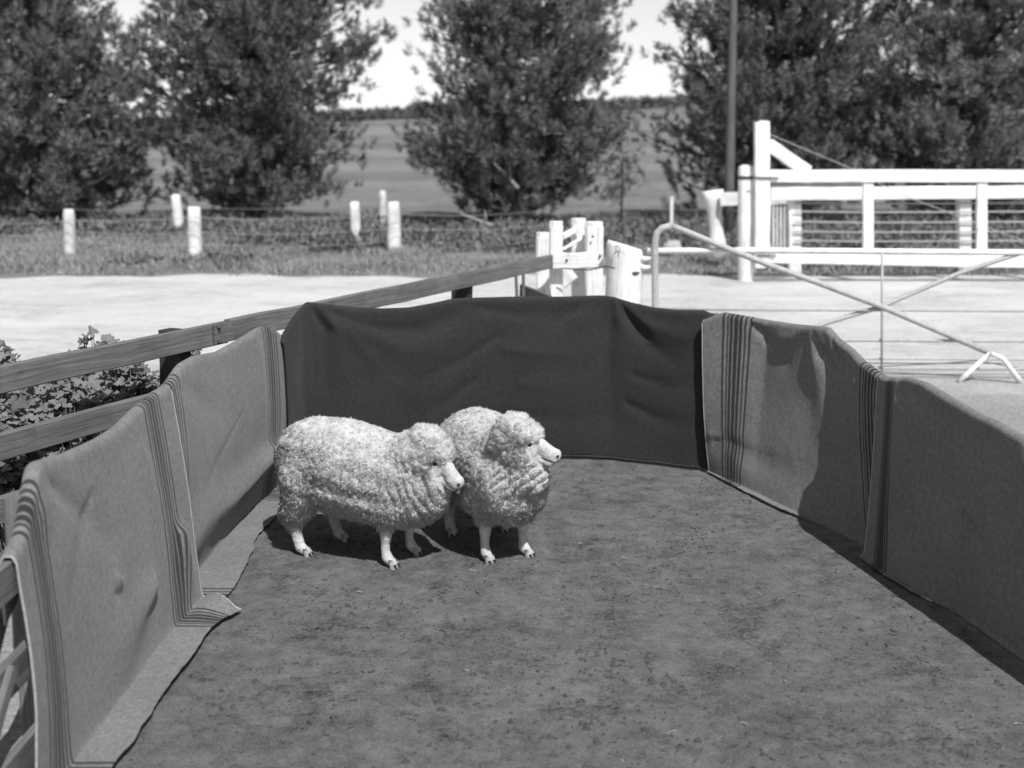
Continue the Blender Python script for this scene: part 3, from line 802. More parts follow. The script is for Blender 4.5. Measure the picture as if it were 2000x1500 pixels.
# ------------------------------------------------------------------ blankets
def resample(C, n):
    C = np.array(C, float); d = np.concatenate([[0], np.cumsum(np.linalg.norm(np.diff(C, axis=0), axis=1))])
    t = np.linspace(0, d[-1], n); out = np.stack([np.interp(t, d, C[:, k]) for k in range(3)], -1)
    return out, t
def smooth1(A, it):
    A = A.copy()
    for _ in range(it):
        A[1:-1] = .25 * A[:-2] + .5 * A[1:-1] + .25 * A[2:]
    return A
def blanket(name, top, bot, flare, inward, folds, material, label, group, over=.22, nu=130, sm=3, bulge=.0, seed=0, edges=(1, 1), trim=.5, bow=0.0, zl=0.0, soft=10, skew=0.0, curl=0.0):
    top = np.array(top, float); bot = np.array(bot, float)
    # parametrise both edges by top length
    Tn, ul = resample(top, nu); Tn = smooth1(Tn, sm)
    Bn, _ = resample(bot, nu); Bn = smooth1(Bn, sm + 3)
    dx = np.gradient(Bn[:, 0] + Tn[:, 0]); dy = np.gradient(Bn[:, 1] + Tn[:, 1]); nn = np.stack([-dy, dx, 0 * dx], -1) * inward
    nn /= np.linalg.norm(nn, axis=1, keepdims=True)
    fl = np.interp(np.linspace(0, 1, nu), np.linspace(0, 1, len(flare)), flare)
    rows = []; vm = []
    nb, nt_, nf_, nc = 8, 6, 64, 14
    H = (Tn[:, 2] - Bn[:, 2])
    rr = .028
    for i in range(nb):
        t = i / nb; rows.append(Tn - nn * (2 * rr) - np.array([0, 0, 1]) * (over * (1 - t) + rr)); vm.append(-(over * (1 - t)) * np.ones(nu))
    for i in range(nt_):
        a = math.pi * (1 - i / nt_); rows.append(Tn + nn * (rr * math.cos(a) - rr) + np.array([0, 0, 1])[None] * (rr * math.sin(a) - rr)); vm.append(np.full(nu, .05 * i / nt_))
    for i in range(nf_ + 1):
        t = i / nf_
        p = Tn * (1 - t) + Bn * t - np.array([0, 0, rr]) * (1 - t)
        # cloth hangs plumb from the rail then eases out to the ground
        q = t ** 1.7 - t
        hor = (Bn - Tn); hor[:, 2] = 0
        p = p + hor * q + nn * (bulge * math.sin(math.pi * t) + bow * (t ** 3) * (1 - t) * 4)[None] if False else p + hor * q + nn * (bulge * math.sin(math.pi * t))
        rows.append(p); vm.append(.05 + H * t)
    for i in range(1, nc + 1):
        t = i / nc
        p = Bn + nn * (fl * t)[:, None]; rows.append(p); vm.append(.05 + H + fl * t)
    V = np.array(rows); vm = np.array(vm); uu = np.repeat(ul[None], len(V), 0)
    # folds: ridges along polylines in (u, v) metres
    D = np.zeros(V.shape[:2])
    for (pl, amp, wd) in folds:
        best = np.full(D.shape, 9.0); tt = np.zeros(D.shape); Ls = [0]
        for a, b in zip(pl[:-1], pl[1:]): Ls.append(Ls[-1] + math.hypot(b[0] - a[0], b[1] - a[1]))
        for s_, (a, b) in enumerate(zip(pl[:-1], pl[1:])):
            ab = np.array(b) - np.array(a); l2 = float(ab @ ab)
            t = np.clip(((uu - a[0]) * ab[0] + (vm - a[1]) * ab[1]) / l2, 0, 1)
            d = np.hypot(uu - a[0] - t * ab[0], vm - a[1] - t * ab[1])
            m_ = d < best; best = np.where(m_, d, best); tt = np.where(m_, (Ls[s_] + t * math.sqrt(l2)) / Ls[-1], tt)
        wloc = wd * (.45 + .9 * tt)
        D += amp * np.exp(-(best / wloc) ** 2) * np.clip(1.15 - tt, 0, 1) ** .7
    pts = np.stack([uu.ravel(), vm.ravel(), np.full(uu.size, seed * 3.7)], -1)
    D += .012 * fbm(pts * np.array([1.6, 1.1, 1]), 3, seed).reshape(D.shape) + .0035 * fbm(pts * np.array([9, 7, 1]), 3, seed + 5).reshape(D.shape)
    D *= np.clip((vm - .02) / .12, 0, 1) * np.clip((.05 + H + .02 - vm) / .10, .12, 1)
    V = V + nn[None] * D[..., None]
    kk = nb + nt_ + nf_
    for _ in range(soft):
        a, b = kk - 14, kk + 8
        V[a:b] = .25 * V[a - 1:b - 1] + .5 * V[a:b] + .25 * V[a + 1:b + 1]
    # floor part: ripples, lifted a little, clear of the earth
    k0 = nb + nt_ + nf_
    z0 = .034 + zl + .010 * np.maximum(0, fbm(pts * np.array([7, 5, 1]), 2, seed + 9).reshape(D.shape))
    V[k0 + 6:, :, 2] = np.maximum(V[k0 + 6:, :, 2] * 0 + z0[k0 + 6:], Bn[None, :, 2] * np.linspace(1, .6, nc + 1)[6:, None])
    V[:, :, 2] = np.maximum(V[:, :, 2], np.where(vm > .05 + H * .9, z0, -9))
    if skew or curl:
        tg = np.stack([dx, dy, 0 * dx], -1); tg /= np.linalg.norm(tg, axis=1, keepdims=True)
        e_ = np.clip((np.linspace(0, 1, nu) - .80) / .2, 0, 1) ** 1.6
        for r in range(nc + 1):
            t = r / nc
            V[k0 + r] -= tg * (skew * e_ * t)[:, None]
            V[k0 + r, :, 2] += curl * e_ * math.sin(math.pi * min(1, t * 1.1)) 
    V[-1] += nn * (.012 * fbm(np.stack([ul * 8, ul * 0, ul * 0 + seed], -1), 3, 2))[:, None]
    nr = len(V); i = np.arange(nu - 1)[None, :] + nu * np.arange(nr - 1)[:, None]
    Fc = np.stack([i, i + 1, i + nu + 1, i + nu], -1).reshape(-1, 4)
    t = thing(name, (float(Bn[nu // 2, 0]), float(Bn[nu // 2, 1]), 0), label, 'blanket', group)
    me = npmesh('cloth', V.reshape(-1, 3) - np.array(t.location), Fc, True, np.stack([uu.ravel(), vm.ravel()], -1))
    me.materials.append(material)
    o = link(bpy.data.objects.new('cloth', me), t)
    md = o.modifiers.new('thickness', 'SOLIDIFY'); md.thickness = .007; md.offset = 0
    for side, col in ((0, 0), (1, nu - 1)):
        if not edges[side]: continue
        mb = MB(); mb.tube([Vector(V[r, col]) + Vector(nn[col]) * .002 for r in range(0, nr, 2)], .0048, 6)
        mb.build('edge_binding', M['binding'], t, True)
    return t, V, ul
M['binding'] = m_plain('blanket_binding', .33, .95, .2, 60, .2)
GB = 'striped grey wool blankets lining the pen'
# near left
L1 = [(-1.68, 4.00, .915), (-1.685, 4.12, .95), (-1.69, 4.23, 1.08), (-1.695, 4.31, 1.16), (-1.69, 4.62, 1.118), (-1.68, 4.95, 1.095), (-1.68, 5.2, 1.09), (-1.68, 5.5, 1.115), (-1.672, 5.72, 1.135), (-1.66, 5.9, 1.135)]
B1 = [(-1.63, 3.86, .01), (-1.62, 4.4, .01), (-1.61, 5.0, .01), (-1.60, 5.55, .01), (-1.57, 5.92, .01)]
mt = m_blanket('striped_grey_blanket', .095, .235, stripes(.13, .20) + stripes(1.62, .20), 2)
blanket('striped_blanket', L1, B1, [.14, .17, .17, .18, .18, .25], -1,
        [([(.5, .12), (.75, .3), (.95, .42), (1.2, .46)], -.014, .09), ([(.34, .12), (.5, .35), (.62, .55)], .012, .12), ([(.85, .22), (.62, .40), (.45, .62)], -.010, .05), ([(1.06, .18), (1.03, .3)], -.006, .03),
         ([(.95, .60), (1.0, .66)], .022, .03), ([(.94, .67), (1.01, .71)], -.016, .025), ([(1.35, .78), (1.1, .84), (.8, .98)], .035, .13), ([(1.5, .2), (1.62, .6), (1.7, 1.0)], .010, .12), ([(1.80, .72), (1.83, .9), (1.85, 1.12)], .045, .10)],
        mt, 'near left striped grey blanket sagging off the low fence, its corner curled onto the floor', GB, nu=170, seed=1, bulge=.03, zl=.014, soft=22, skew=.16, curl=.045)
# far left
L2 = [(-1.69, 5.66, 1.105), (-1.685, 6.06, 1.13), (-1.68, 6.27, 1.18), (-1.67, 6.5, 1.18), (-1.66, 6.98, 1.125), (-1.63, 7.32, 1.13), (-1.575, 7.85, 1.155), (-1.53, 8.0, 1.10), (-1.52, 8.13, 1.05)]
B2 = [(-1.70, 5.6, .01), (-1.70, 6.3, .01), (-1.68, 7.0, .01), (-1.64, 7.6, .01), (-1.57, 8.1, .01)]
mt = m_blanket('striped_grey_blanket_far', .095, .235, stripes(.22, .25) + stripes(2.12, .21), 2)
blanket('striped_blanket', L2, B2, [.22, .26, .23, .18, .2, .14], -1,
        [([(.5, .1), (.9, .3), (1.4, .4), (1.9, .3)], -.008, .12), ([(1.6, .45), (1.1, .62), (.7, .8)], -.007, .03), ([(2.0, .1), (2.05, .5), (2.1, .9)], .012, .10), ([(2.3, .86), (1.6, .90), (1.0, .92), (.2, .98)], .075, .13), ([(.3, .1), (.35, .6)], .008, .1)],
        mt, 'farther left striped grey blanket hanging beside the rump of the left sheep', GB, nu=170, seed=2, bulge=.03, soft=8)
# dark blanket
def BK(px, py, k=0): return PL(px, py, BACK[k], BACK[k + 1])
D0 = [(-1.50, 8.02, 1.02), (-1.46, 8.12, 1.10), (-1.42, 8.24, 1.19), tuple(PL(603, 591, (-1.40, 8.30), (-1.3, 8.4)))]
D0 += [tuple(BK(*q)) for q in ((625, 594), (700, 602), (750, 604), (800, 602), (845, 594), (885, 585), (930, 583), (1000, 581), (1100, 581), (1150, 579))]
D0 += [(.66, 8.955, BK(1188, 578).z), (.72, 8.955, BK(1200, 580).z)] + [tuple(BK(*q, 1)) for q in ((1230, 592), (1275, 602), (1320, 607), (1372, 607))] + [(1.41, 8.60, 1.12)]
Bd = [(-1.50, 8.06, .02), (-1.40, 8.28, .015), (-.6, 8.60, .012), (.0, 8.80, .012), (.38, 8.90, .012), (.72, 8.86, .015), (1.05, 8.70, .02), (1.42, 8.50, .02)]
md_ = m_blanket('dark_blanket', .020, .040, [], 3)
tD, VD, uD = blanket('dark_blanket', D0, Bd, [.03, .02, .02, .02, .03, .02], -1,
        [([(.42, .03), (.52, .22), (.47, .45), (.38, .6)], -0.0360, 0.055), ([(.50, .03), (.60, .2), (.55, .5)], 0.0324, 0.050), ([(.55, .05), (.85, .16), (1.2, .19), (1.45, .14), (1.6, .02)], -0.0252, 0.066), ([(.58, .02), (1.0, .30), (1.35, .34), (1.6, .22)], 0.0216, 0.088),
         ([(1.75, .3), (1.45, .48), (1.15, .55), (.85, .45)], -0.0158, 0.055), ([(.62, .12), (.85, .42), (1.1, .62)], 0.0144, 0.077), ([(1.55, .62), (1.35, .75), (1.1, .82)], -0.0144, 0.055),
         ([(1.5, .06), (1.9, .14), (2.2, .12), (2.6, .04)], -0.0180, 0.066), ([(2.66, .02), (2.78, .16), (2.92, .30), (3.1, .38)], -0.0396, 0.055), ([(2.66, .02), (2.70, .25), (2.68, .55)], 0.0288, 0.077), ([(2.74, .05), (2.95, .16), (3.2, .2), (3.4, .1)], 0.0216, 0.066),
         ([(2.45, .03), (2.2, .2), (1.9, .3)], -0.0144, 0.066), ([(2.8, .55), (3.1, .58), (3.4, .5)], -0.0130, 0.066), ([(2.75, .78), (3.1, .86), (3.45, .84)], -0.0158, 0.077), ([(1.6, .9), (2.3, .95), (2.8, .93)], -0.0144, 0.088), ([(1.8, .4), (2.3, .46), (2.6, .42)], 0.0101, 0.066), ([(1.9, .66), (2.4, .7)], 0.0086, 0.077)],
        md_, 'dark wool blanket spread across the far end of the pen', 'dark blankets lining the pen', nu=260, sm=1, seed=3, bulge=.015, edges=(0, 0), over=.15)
# right far
def RK(px, py):
    for k in range(len(RT) - 1):
        q = PL(px, py, RT[k], RT[k + 1])
        if RT[k + 1][1] - 1e-6 <= q.y <= RT[k][1] + 1e-6: return tuple(q)
    return tuple(q)
R1 = [(1.325, 8.53, RK(1375, 607)[2])] + [RK(*q) for q in ((1409, 611), (1461, 620), (1500, 627), (1546, 634), (1580, 637), (1612, 640), (1630, 662), (1655, 681), (1678, 705), (1714, 732))] + [(2.09, 6.40, 1.04)]
Br1 = [(1.395, 8.44, .02), (1.47, 8.25, .015), (1.75, 7.50, .02), (1.92, 7.16, .03), (2.01, 6.87, .05), (2.08, 6.4, .06), (2.21, 5.9, .05)]
mt = m_blanket('striped_grey_blanket_right', .095, .235, stripes(.17, .20) + stripes(1.66, .26), 2)
blanket('striped_blanket', R1, Br1, [.02, .05, .04, .03, .012, .012], -1,
        [([(.36, .05), (.55, .15), (.74, .25)], -.045, .05), ([(.98, .02), (.8, .10), (.6, .12)], .03, .05), ([(1.02, .02), (1.12, .2), (1.3, .22), (1.45, .08)], -.04, .05), ([(1.05, .0), (1.1, .3), (1.2, .6)], .03, .08), ([(1.25, .05), (1.38, .14)], -.035, .03), ([(.1, .92), (.6, .96), (1.1, .98)], -.02, .09), ([(.05, .86), (.4, 1.04), (.9, 1.08)], .012, .07), ([(1.6, .15), (1.5, .4), (1.35, .55)], .018, .06)],
        mt, 'striped grey blanket beside the dark one, hung at the far right corner of the pen', GB, nu=170, sm=1, seed=4, edges=(1, 0))
# right near
R2 = [RK(1727, 733), RK(1740, 739), RK(1758, 739), RK(1778, 737), RK(1812, 747), RK(1873, 784), RK(1920, 810), RK(1950, 823), RK(1965, 832), RK(2000, 852), (2.46, 4.5, .98), (2.60, 3.8, .98)]
R2 = [(x - .035, y - .01, z) for (x, y, z) in R2]
Br2 = [(1.965, 6.6, .02), (1.985, 6.40, .015), (2.06, 6.1, .02), (2.20, 5.72, .045), (2.27, 5.24, .06), (2.40, 4.55, .05), (2.54, 3.8, .02)]
mt = m_blanket('striped_grey_blanket_near', .095, .235, stripes(.16, .15) + stripes(2.6, .2), 3)
blanket('striped_blanket', R2, Br2, [.03, .015, .012, .012, .012], -1,
        [([(.36, .0), (.44, .2), (.5, .4)], .03, .05), ([(.5, .06), (.9, .14), (1.3, .1)], -.03, .09), ([(1.1, .55), (1.25, .62)], -.02, .03), ([(1.55, .02), (1.62, .2)], .025, .05), ([(.9, .75), (1.5, .8)], .012, .12)],
        mt, 'shaded striped grey blanket at the right edge, nearest the camera', GB, nu=180, sm=1, seed=5, edges=(1, 0))

# ------------------------------------------------------------------ sheep
def ico(n=2):
    import bmesh
    bm = bmesh.new(); bmesh.ops.create_icosphere(bm, subdivisions=n, radius=1.0)
    V = np.array([v.co[:] for v in bm.verts]); Fc = np.array([[v.index for v in f.verts] for f in bm.faces]); bm.free()
    return V, Fc
IV, IF = ico(2)
def union(parts, voxel):
    """parts: list of (centre, radii, 3x3 axes) ellipsoids -> one continuous remeshed surface"""
    V = []; Fc = []; b = 0
    for (c, r, A) in parts:
        v = (IV * np.array(r)) @ (np.array(A).T if A is not None else np.eye(3)) + np.array(c)
        V.append(v); Fc.append(IF + b); b += len(v)
    me = npmesh('tmp', np.concatenate(V), np.concatenate(Fc))
    o = bpy.data.objects.new('tmp', me); COL.objects.link(o)
    md = o.modifiers.new('r', 'REMESH'); md.mode = 'VOXEL'; md.voxel_size = voxel
    dg = bpy.context.evaluated_depsgraph_get()
    m2 = bpy.data.meshes.new_from_object(o.evaluated_get(dg))
    n = len(m2.vertices); v = np.zeros(n * 3, np.float32); m2.vertices.foreach_get('co', v); v = v.reshape(-1, 3).astype(float)
    e = np.zeros(len(m2.edges) * 2, np.int32); m2.edges.foreach_get('vertices', e); e = e.reshape(-1, 2)
    lp = np.zeros(len(m2.loops), np.int32); m2.loops.foreach_get('vertex_index', lp); f = lp.reshape(-1, 4) if len(lp) == 4 * len(m2.polygons) else None
    if f is None:
        f = [tuple(p.vertices) for p in m2.polygons]
    bpy.data.objects.remove(o)
    return v, e, f
def lap(v, e, it, lam=.5):
    for _ in range(it):
        s = np.zeros_like(v); c = np.zeros(len(v))
        np.add.at(s, e[:, 0], v[e[:, 1]]); np.add.at(s, e[:, 1], v[e[:, 0]]); np.add.at(c, e[:, 0], 1); np.add.at(c, e[:, 1], 1)
        v = v + lam * (s / np.maximum(c, 1)[:, None] - v)
    return v
def normals(v, f):
    n = np.zeros_like(v); a = np.cross(v[f[:, 2]] - v[f[:, 0]], v[f[:, 3]] - v[f[:, 1]])
    for k in range(4): np.add.at(n, f[:, k], a)
    return n / (np.linalg.norm(n, axis=1, keepdims=True) + 1e-12)
def chain(st, n=8):
    out = []
    for a, b in zip(st[:-1], st[1:]):
        for k in range(n):
            t = k / n; q = [a[i] * (1 - t) + b[i] * t for i in range(len(a))]; out.append((q[:3], q[3:6], None))
    out.append((list(st[-1][:3]), list(st[-1][3:6]), None))
    return out
def cap(a, b, ra, rb, n=8):
    return chain([(*a, ra, ra, ra), (*b, rb, rb, rb)], n)

m = NT('merino_fleece', .95, .05)
at = m.t.nodes.new('ShaderNodeAttribute'); at.attribute_name = 'wool'
n1 = m.noise(m.coord('Object'), 55, 4, .7); n2 = m.noise(m.coord('Object'), 5, 4, .6)
wc = m.ramp(m.math('ADD', m.math('MULTIPLY', n1, .55), m.math('MULTIPLY', n2, .45)), [(.33, .30), (.50, .42), (.66, .50)])
sn = m.noise(m.coord('Object'), 120, 3, .6)
sk = m.ramp(m.math('ADD', m.math('MULTIPLY', sn, .5), m.math('MULTIPLY', m.noise(m.coord('Object'), 18, 3), .5)), [(.34, .34), (.60, .58)])
m.base(m.mix(at.outputs['Fac'], sk, wc)); m.bump(m.math('ADD', n1, sn), .6, .006)
M['fleece'] = m.m
m = NT('fleece_locks', .95, .05)
gi = m.t.nodes.new('ShaderNodeNewGeometry')
n2 = m.noise(m.coord('Object'), 7, 4, .65)
m.base(m.ramp(m.math('ADD', m.math('MULTIPLY', gi.outputs['Random Per Island'], .2), m.math('MULTIPLY', n2, .8)), [(.25, .54), (.45, .68), (.75, .74)]))
fl_ = m.math('MULTIPLY', m.ramp(m.noise(m.coord('Object', (1, 1, .5)), 62, 3, .6), [(.35, .60), (.46, 1.0)]), m.ramp(m.noise(m.coord('Object'), 16, 4, .7), [(.30, .72), (.42, 1.0)]))
m.base(m.math('MULTIPLY', fl_, m.b.inputs['Base Color'].links[0].from_socket))
tr = m.t.nodes.new('ShaderNodeBsdfTranslucent'); m.t.links.new(m.b.inputs['Base Color'].links[0].from_socket, tr.inputs[0])
mx = m.t.nodes.new('ShaderNodeMixShader'); mx.inputs[0].default_value = .22
m.t.links.new(m.b.outputs[0], mx.inputs[1]); m.t.links.new(tr.outputs[0], mx.inputs[2]); m.t.links.new(mx.outputs[0], m.t.nodes['Material Output'].inputs[0])
M['locks'] = m.m
M['hoof'] = m_plain('hoof_horn', .30, .6, .35, 60, .2, .3)
M['hoof_tip'] = m_plain('dark_hoof', .05, .6, .3, 60, .2, .3)
M['eye'] = m_plain('sheep_eye', .015, .12, .1, 10, 0, .6)
M['nostril'] = m_plain('dark_nostril', .03, .8, .1, 10, 0)
M['ear'] = m_plain('ear_skin', .30, .9, .2, 60, .2)
M['ear_in'] = m_plain('ear_inside', .03, .9, .2, 60, .0)

def sheep(world, az, body, neck, poll, tip, roll, legs, label, seed, folds):
    t = thing('sheep', world, label, 'sheep', 'merino sheep in the blanket pen', rz=az)
    poll = np.array(poll); tip = np.array(tip); hx = tip - poll; HL = np.linalg.norm(hx); hx /= HL; hs = HL / .245
    hy = np.cross(np.array([0, 0, 1.0]), hx); hy /= np.linalg.norm(hy); hzv = np.cross(hx, hy)
    c, s_ = math.cos(roll), math.sin(roll); hy, hzv = hy * c + hzv * s_, hzv * c - hy * s_
    HA = np.stack([hx, hy, hzv], 1)            # head axes as columns
    hs = np.array([HL / .245, 1.03, 1.06])
    def hp(x, y, z): return poll + HA @ (np.array([x, y, z]) * hs)
    parts = chain(body, 8) + chain(neck, 8) + chain([(a, b, c_ - .10, r1 * .95, r2 * .985, r3 * .62) for a, b, c_, r1, r2, r3 in body[1:-1]], 8)
    head_skin = [((0, 0, 0), (.085, .072, .078)), ((.06, 0, .006), (.075, .058, .058)), ((.11, 0, .002), (.07, .044, .046)), ((.155, 0, -.006), (.06, .037, .040)), ((.185, 0, -.018), (.055, .038, .042)),
                 ((.214, 0, -.014), (.029, .034, .038)), ((.208, .014, -.037), (.028, .020, .020)), ((.208, -.014, -.037), (.028, .020, .020)), ((.09, 0, -.055), (.105, .039, .040)), ((.186, 0, -.064), (.038, .026, .018)),
                 ((.050, .036, -.034), (.080, .036, .062)), ((.050, -.036, -.034), (.080, .036, .062)), ((.085, .044, .030), (.026, .017, .014)), ((.085, -.044, .030), (.026, .017, .014))]
    head_wool = [((-.03, 0, .028), (.095, .102, .080)), ((.040, 0, .036), (.060, .082, .048)), ((.078, 0, .044), (.036, .056, .026)), ((-.055, .058, -.03), (.07, .055, .085)), ((-.055, -.058, -.03), (.07, .055, .085)), ((-.03, 0, -.08), (.07, .065, .055))]
    for (q, r) in head_skin + head_wool: parts.append((hp(*q), np.array(r) * hs, HA))
    for lg in legs:
        for a, b in zip(lg['pts'][:-1], lg['pts'][1:]): parts += cap(a[:3], b[:3], a[3], b[3], 7)
    vox = .0058
    v, e, f = union(parts, vox)
    v = lap(v, e, 4, .5)
    hd0 = np.linalg.norm(v - poll - hx * .12, axis=1)
    sm_ = np.clip((hd0 - .20) / .06, 0, 1) * np.clip((v[:, 2] - .27) / .05, 0, 1)
    v = v + (lap(v, e, 60, .5) - v) * sm_[:, None]
    n = normals(v, f)
    # where fleece ends
    hl = (v - poll) @ HA / hs
    bare = np.zeros(len(v), bool)
    face = (hl[:, 0] > .118) & (hl[:, 0] < .3) & (np.abs(hl[:, 1]) < .12) & (np.abs(hl[:, 2]) < .12)
    cheek = (hl[:, 0] > .034 - .35 * np.clip(hl[:, 2], -.05, .05)) & (hl[:, 0] < .3) & (hl[:, 2] < .030) & (hl[:, 2] > -.092) & (np.abs(hl[:, 1]) < .09)
    ell = np.sqrt((hl[:, 1] / .066) ** 2 + ((hl[:, 2] + .020) / .082) ** 2) < 1.08
    bare |= (face | cheek) & ell
    for lg in legs:
        a = np.array(lg['pts'][-1][:2]); k = np.hypot(v[:, 0] - a[0], v[:, 1] - a[1]) < .095
        bare |= k & (v[:, 2] < lg['wool'])
    wool = (~bare).astype(float)[:, None]
    wool = lap(np.repeat(wool, 3, 1), e, 3)[:, 0]
    # fleece relief: lumps, hanging staples, skin folds about the neck and brisket
    q = v * 1.0
    lump = fbm(q * 8, 2, seed) * .006 + fbm(q * 24, 2, seed + 2) * .009 * np.clip((.42 - v[:, 2]) / .12, 0, 1)
    # the fleece parts into staples: narrow cracks between cells that lengthen down the flanks
    sidew = np.clip(1.2 - 1.2 * n[:, 2], 0, 1)
    wv = fbm(q * 12, 2, seed + 3)[:, None] * 1.1
    c1 = np.abs(vnoise(q * np.array([58, 58, 20]) + wv, seed + 7)); c2 = np.abs(vnoise(q * np.array([64, 64, 64]) + wv, seed + 8)); c3 = np.abs(vnoise(q * np.array([24, 24, 15]) + wv, seed + 9))
    crack = np.maximum(np.exp(-(c1 / .12) ** 2) * sidew, np.exp(-(c2 / .11) ** 2) * (1 - .5 * sidew)) * .85
    crack = np.maximum(crack, np.exp(-(c3 / .05) ** 2) * np.clip(fbm(q * 3.1, 2, seed + 13) * 2 + .35, 0, 1))
    fd = np.zeros(len(v)); groove = np.zeros(len(v))
    for (o_, d_, per, amp, rad) in folds:
        o_ = np.array(o_); d_ = np.array(d_, float); d_ /= np.linalg.norm(d_)
        tt = (v - o_) @ d_; rr = np.linalg.norm(v - o_, axis=1)
        ph = tt / per + .8 * fbm(v * 6, 2, seed + 21)
        cr = np.abs(((ph + .5) % 1) - .5) * 2           # 0 in the crease
        wgt = np.exp(-(rr / rad) ** 4) * np.clip(.55 + 1.2 * fbm(v * 9, 2, seed + 25), 0, 1)
        fd += amp * (np.sqrt(cr + .01) - .75) * wgt
        groove = np.maximum(groove, np.clip(1.25 - cr / .22, 0, 1) * wgt)
    st = -.0065 * crack; fine = .0015 * vnoise(q * 90, seed + 11)
    crack = np.maximum(crack, groove)
    headw = np.exp(-((np.linalg.norm(hl, axis=1) / .17) ** 4))
    d = wool * (lump + st + fine + fd + .004) + wool * headw * (np.abs(fbm(v * 40, 2, seed + 31)) * .022 + fbm(v * 17, 2, seed + 33) * .030) + (1 - wool) * .0015 * fbm(v * 60, 2, seed)
    shank = (1 - wool) * (v[:, 2] > .09) * (v[:, 2] < .3) * (v[:, 0] < 0)
    d += shank * .006 * np.abs(fbm(v * 80, 2, seed + 5))
    # mouth slit
    mz = -.046 - .02 * np.clip(.22 - hl[:, 0], 0, .1)
    slit = np.exp(-((hl[:, 2] - mz) / .0045) ** 2) * (hl[:, 0] > .150) * (hl[:, 0] < .26) * (np.abs(hl[:, 1]) < .06)
    d -= .008 * slit * (1 - wool)
    eyes = [hp(.082, sg * .0535, .010) for sg in (-1, 1)]
    for ec in eyes:
        r_ = np.linalg.norm(v - ec, axis=1); d -= (1 - wool) * .007 * np.exp(-(r_ / .012) ** 2); d += (1 - wool) * .006 * np.exp(-((r_ - .018) / .006) ** 2)
    v2 = v + n * d[:, None]
    v2[:, 2] = np.maximum(v2[:, 2], .004)
    me = npmesh('sheep_body', v2, f); me.materials.append(M['fleece'])
    at_ = me.attributes.new('wool', 'FLOAT', 'POINT'); at_.data.foreach_set('value', wool.astype(np.float32))
    link(bpy.data.objects.new('body', me), t)
    # wool locks as short tapering staples
    rg = np.random.default_rng(seed)
    fcr = crack[f].mean(1); fw = wool[f].mean(1); a = v2[f]; ar = np.linalg.norm(np.cross(a[:, 2] - a[:, 0], a[:, 3] - a[:, 1]), axis=1) * (fw > .6) * np.clip(1.05 - 1.5 * fcr, .01, 1)
    N = 200000; idx = rg.choice(len(f), N, p=ar / ar.sum())
    uu = rg.dirichlet((1, 1, 1, 1), N); pos = (v2[f[idx]] * uu[..., None]).sum(1); nn = n[f[idx]].mean(1); nn /= np.linalg.norm(nn, axis=1, keepdims=True)
    sw = np.stack([vnoise(pos * 46, seed + 41), vnoise(pos * 46, seed + 42), vnoise(pos * 46, seed + 43)], -1)
    hd = np.exp(-((np.linalg.norm((pos - poll) @ HA / hs, axis=1) / .17) ** 4))
    side = np.clip(1 - nn[:, 2], 0, 1.6)[:, None]
    dr = nn * (.8 + .4 * hd[:, None]) + sw * .6 + np.array([-.1, 0, -.55]) * side * (1 - .6 * hd[:, None]) + rg.normal(0, 1, (N, 3)) * (.16 + .3 * hd[:, None])
    dr /= np.linalg.norm(dr, axis=1, keepdims=True)
    L = rg.uniform(.006, .012, N) * (1 + 1.7 * hd) * (1 + .3 * (pos[:, 2] < .36)); W = rg.uniform(.0013, .0024, N)
    s1 = np.cross(dr, rg.normal(size=(N, 3))); s1 /= np.linalg.norm(s1, axis=1, keepdims=True); s2 = np.cross(dr, s1)
    base = pos - nn * .003
    big = rg.uniform(size=N) < np.where((pos[:, 2] < .37) & (nn[:, 2] < .35) & (nn[:, 2] > -.8), .085, .012 + .10 * hd)
    L = np.where(big, rg.uniform(.012, .023, N) * (1 + .35 * (pos[:, 2] < .33)), L); W = np.where(big, rg.uniform(.0032, .0060, N), W)
    off3 = [s1 * math.cos(k * 2.094) + s2 * math.sin(k * 2.094) for k in range(3)]
    tp = pos + dr * L[:, None] + sw * (L * .3)[:, None]
    LV = np.stack([base + o3 * W[:, None] for o3 in off3] + [tp], 1).reshape(-1, 3); b = np.arange(N)[:, None] * 4
    tri = [b + np.array([k, (k + 1) % 3, 3]) for k in range(3)]
    me = npmesh('fleece', LV, np.concatenate(tri), True); me.materials.append(M['locks'])
    o = link(bpy.data.objects.new('fleece', me), t); o['kind'] = 'stuff'
    # eyes, nostrils, ears, hooves
    def sub(name, V, Fc, mat, smooth=True, parent=t):
        me = npmesh(name, V, Fc, smooth); me.materials.append(mat); return link(bpy.data.objects.new(name, me), parent)
    for ec in eyes: sub('eye', IV * .0125 * hs + ec, IF, M['eye'])
    for sg in (-1, 1):
        sub('nostril', (IV * np.array([.0080, .006, .0085]) * hs) @ np.array([[.8, .6 * sg, 0], [-.6 * sg, .8, 0], [0, 0, 1]]).T @ HA.T + hp(.230, sg * .0235, -.008), IF, M['nostril'])
        mp = []
        hq = (v2 - poll) @ HA / hs
        for x in np.linspace(.150, .236, 9):
            z = -.046 - .02 * min(max(.22 - x, 0), .1)
            k_ = (np.abs(hq[:, 0] - x) < .006) & (np.abs(hq[:, 2] - z) < .006) & (hq[:, 1] * sg > 0)
            if k_.any(): mp.append(Vector(hp(x, sg * (np.abs(hq[k_, 1]).min() + .0005), z)))
        if len(mp) > 2:
            mb = MB(); mb.tube(mp, [.0012] + [.0022] * (len(mp) - 2) + [.0015], 5); sub('mouth', np.array(mb.V), mb.F, M['nostril'])
        # ear: a leaf shaped cup
        EV = []; EF = []; k = 9
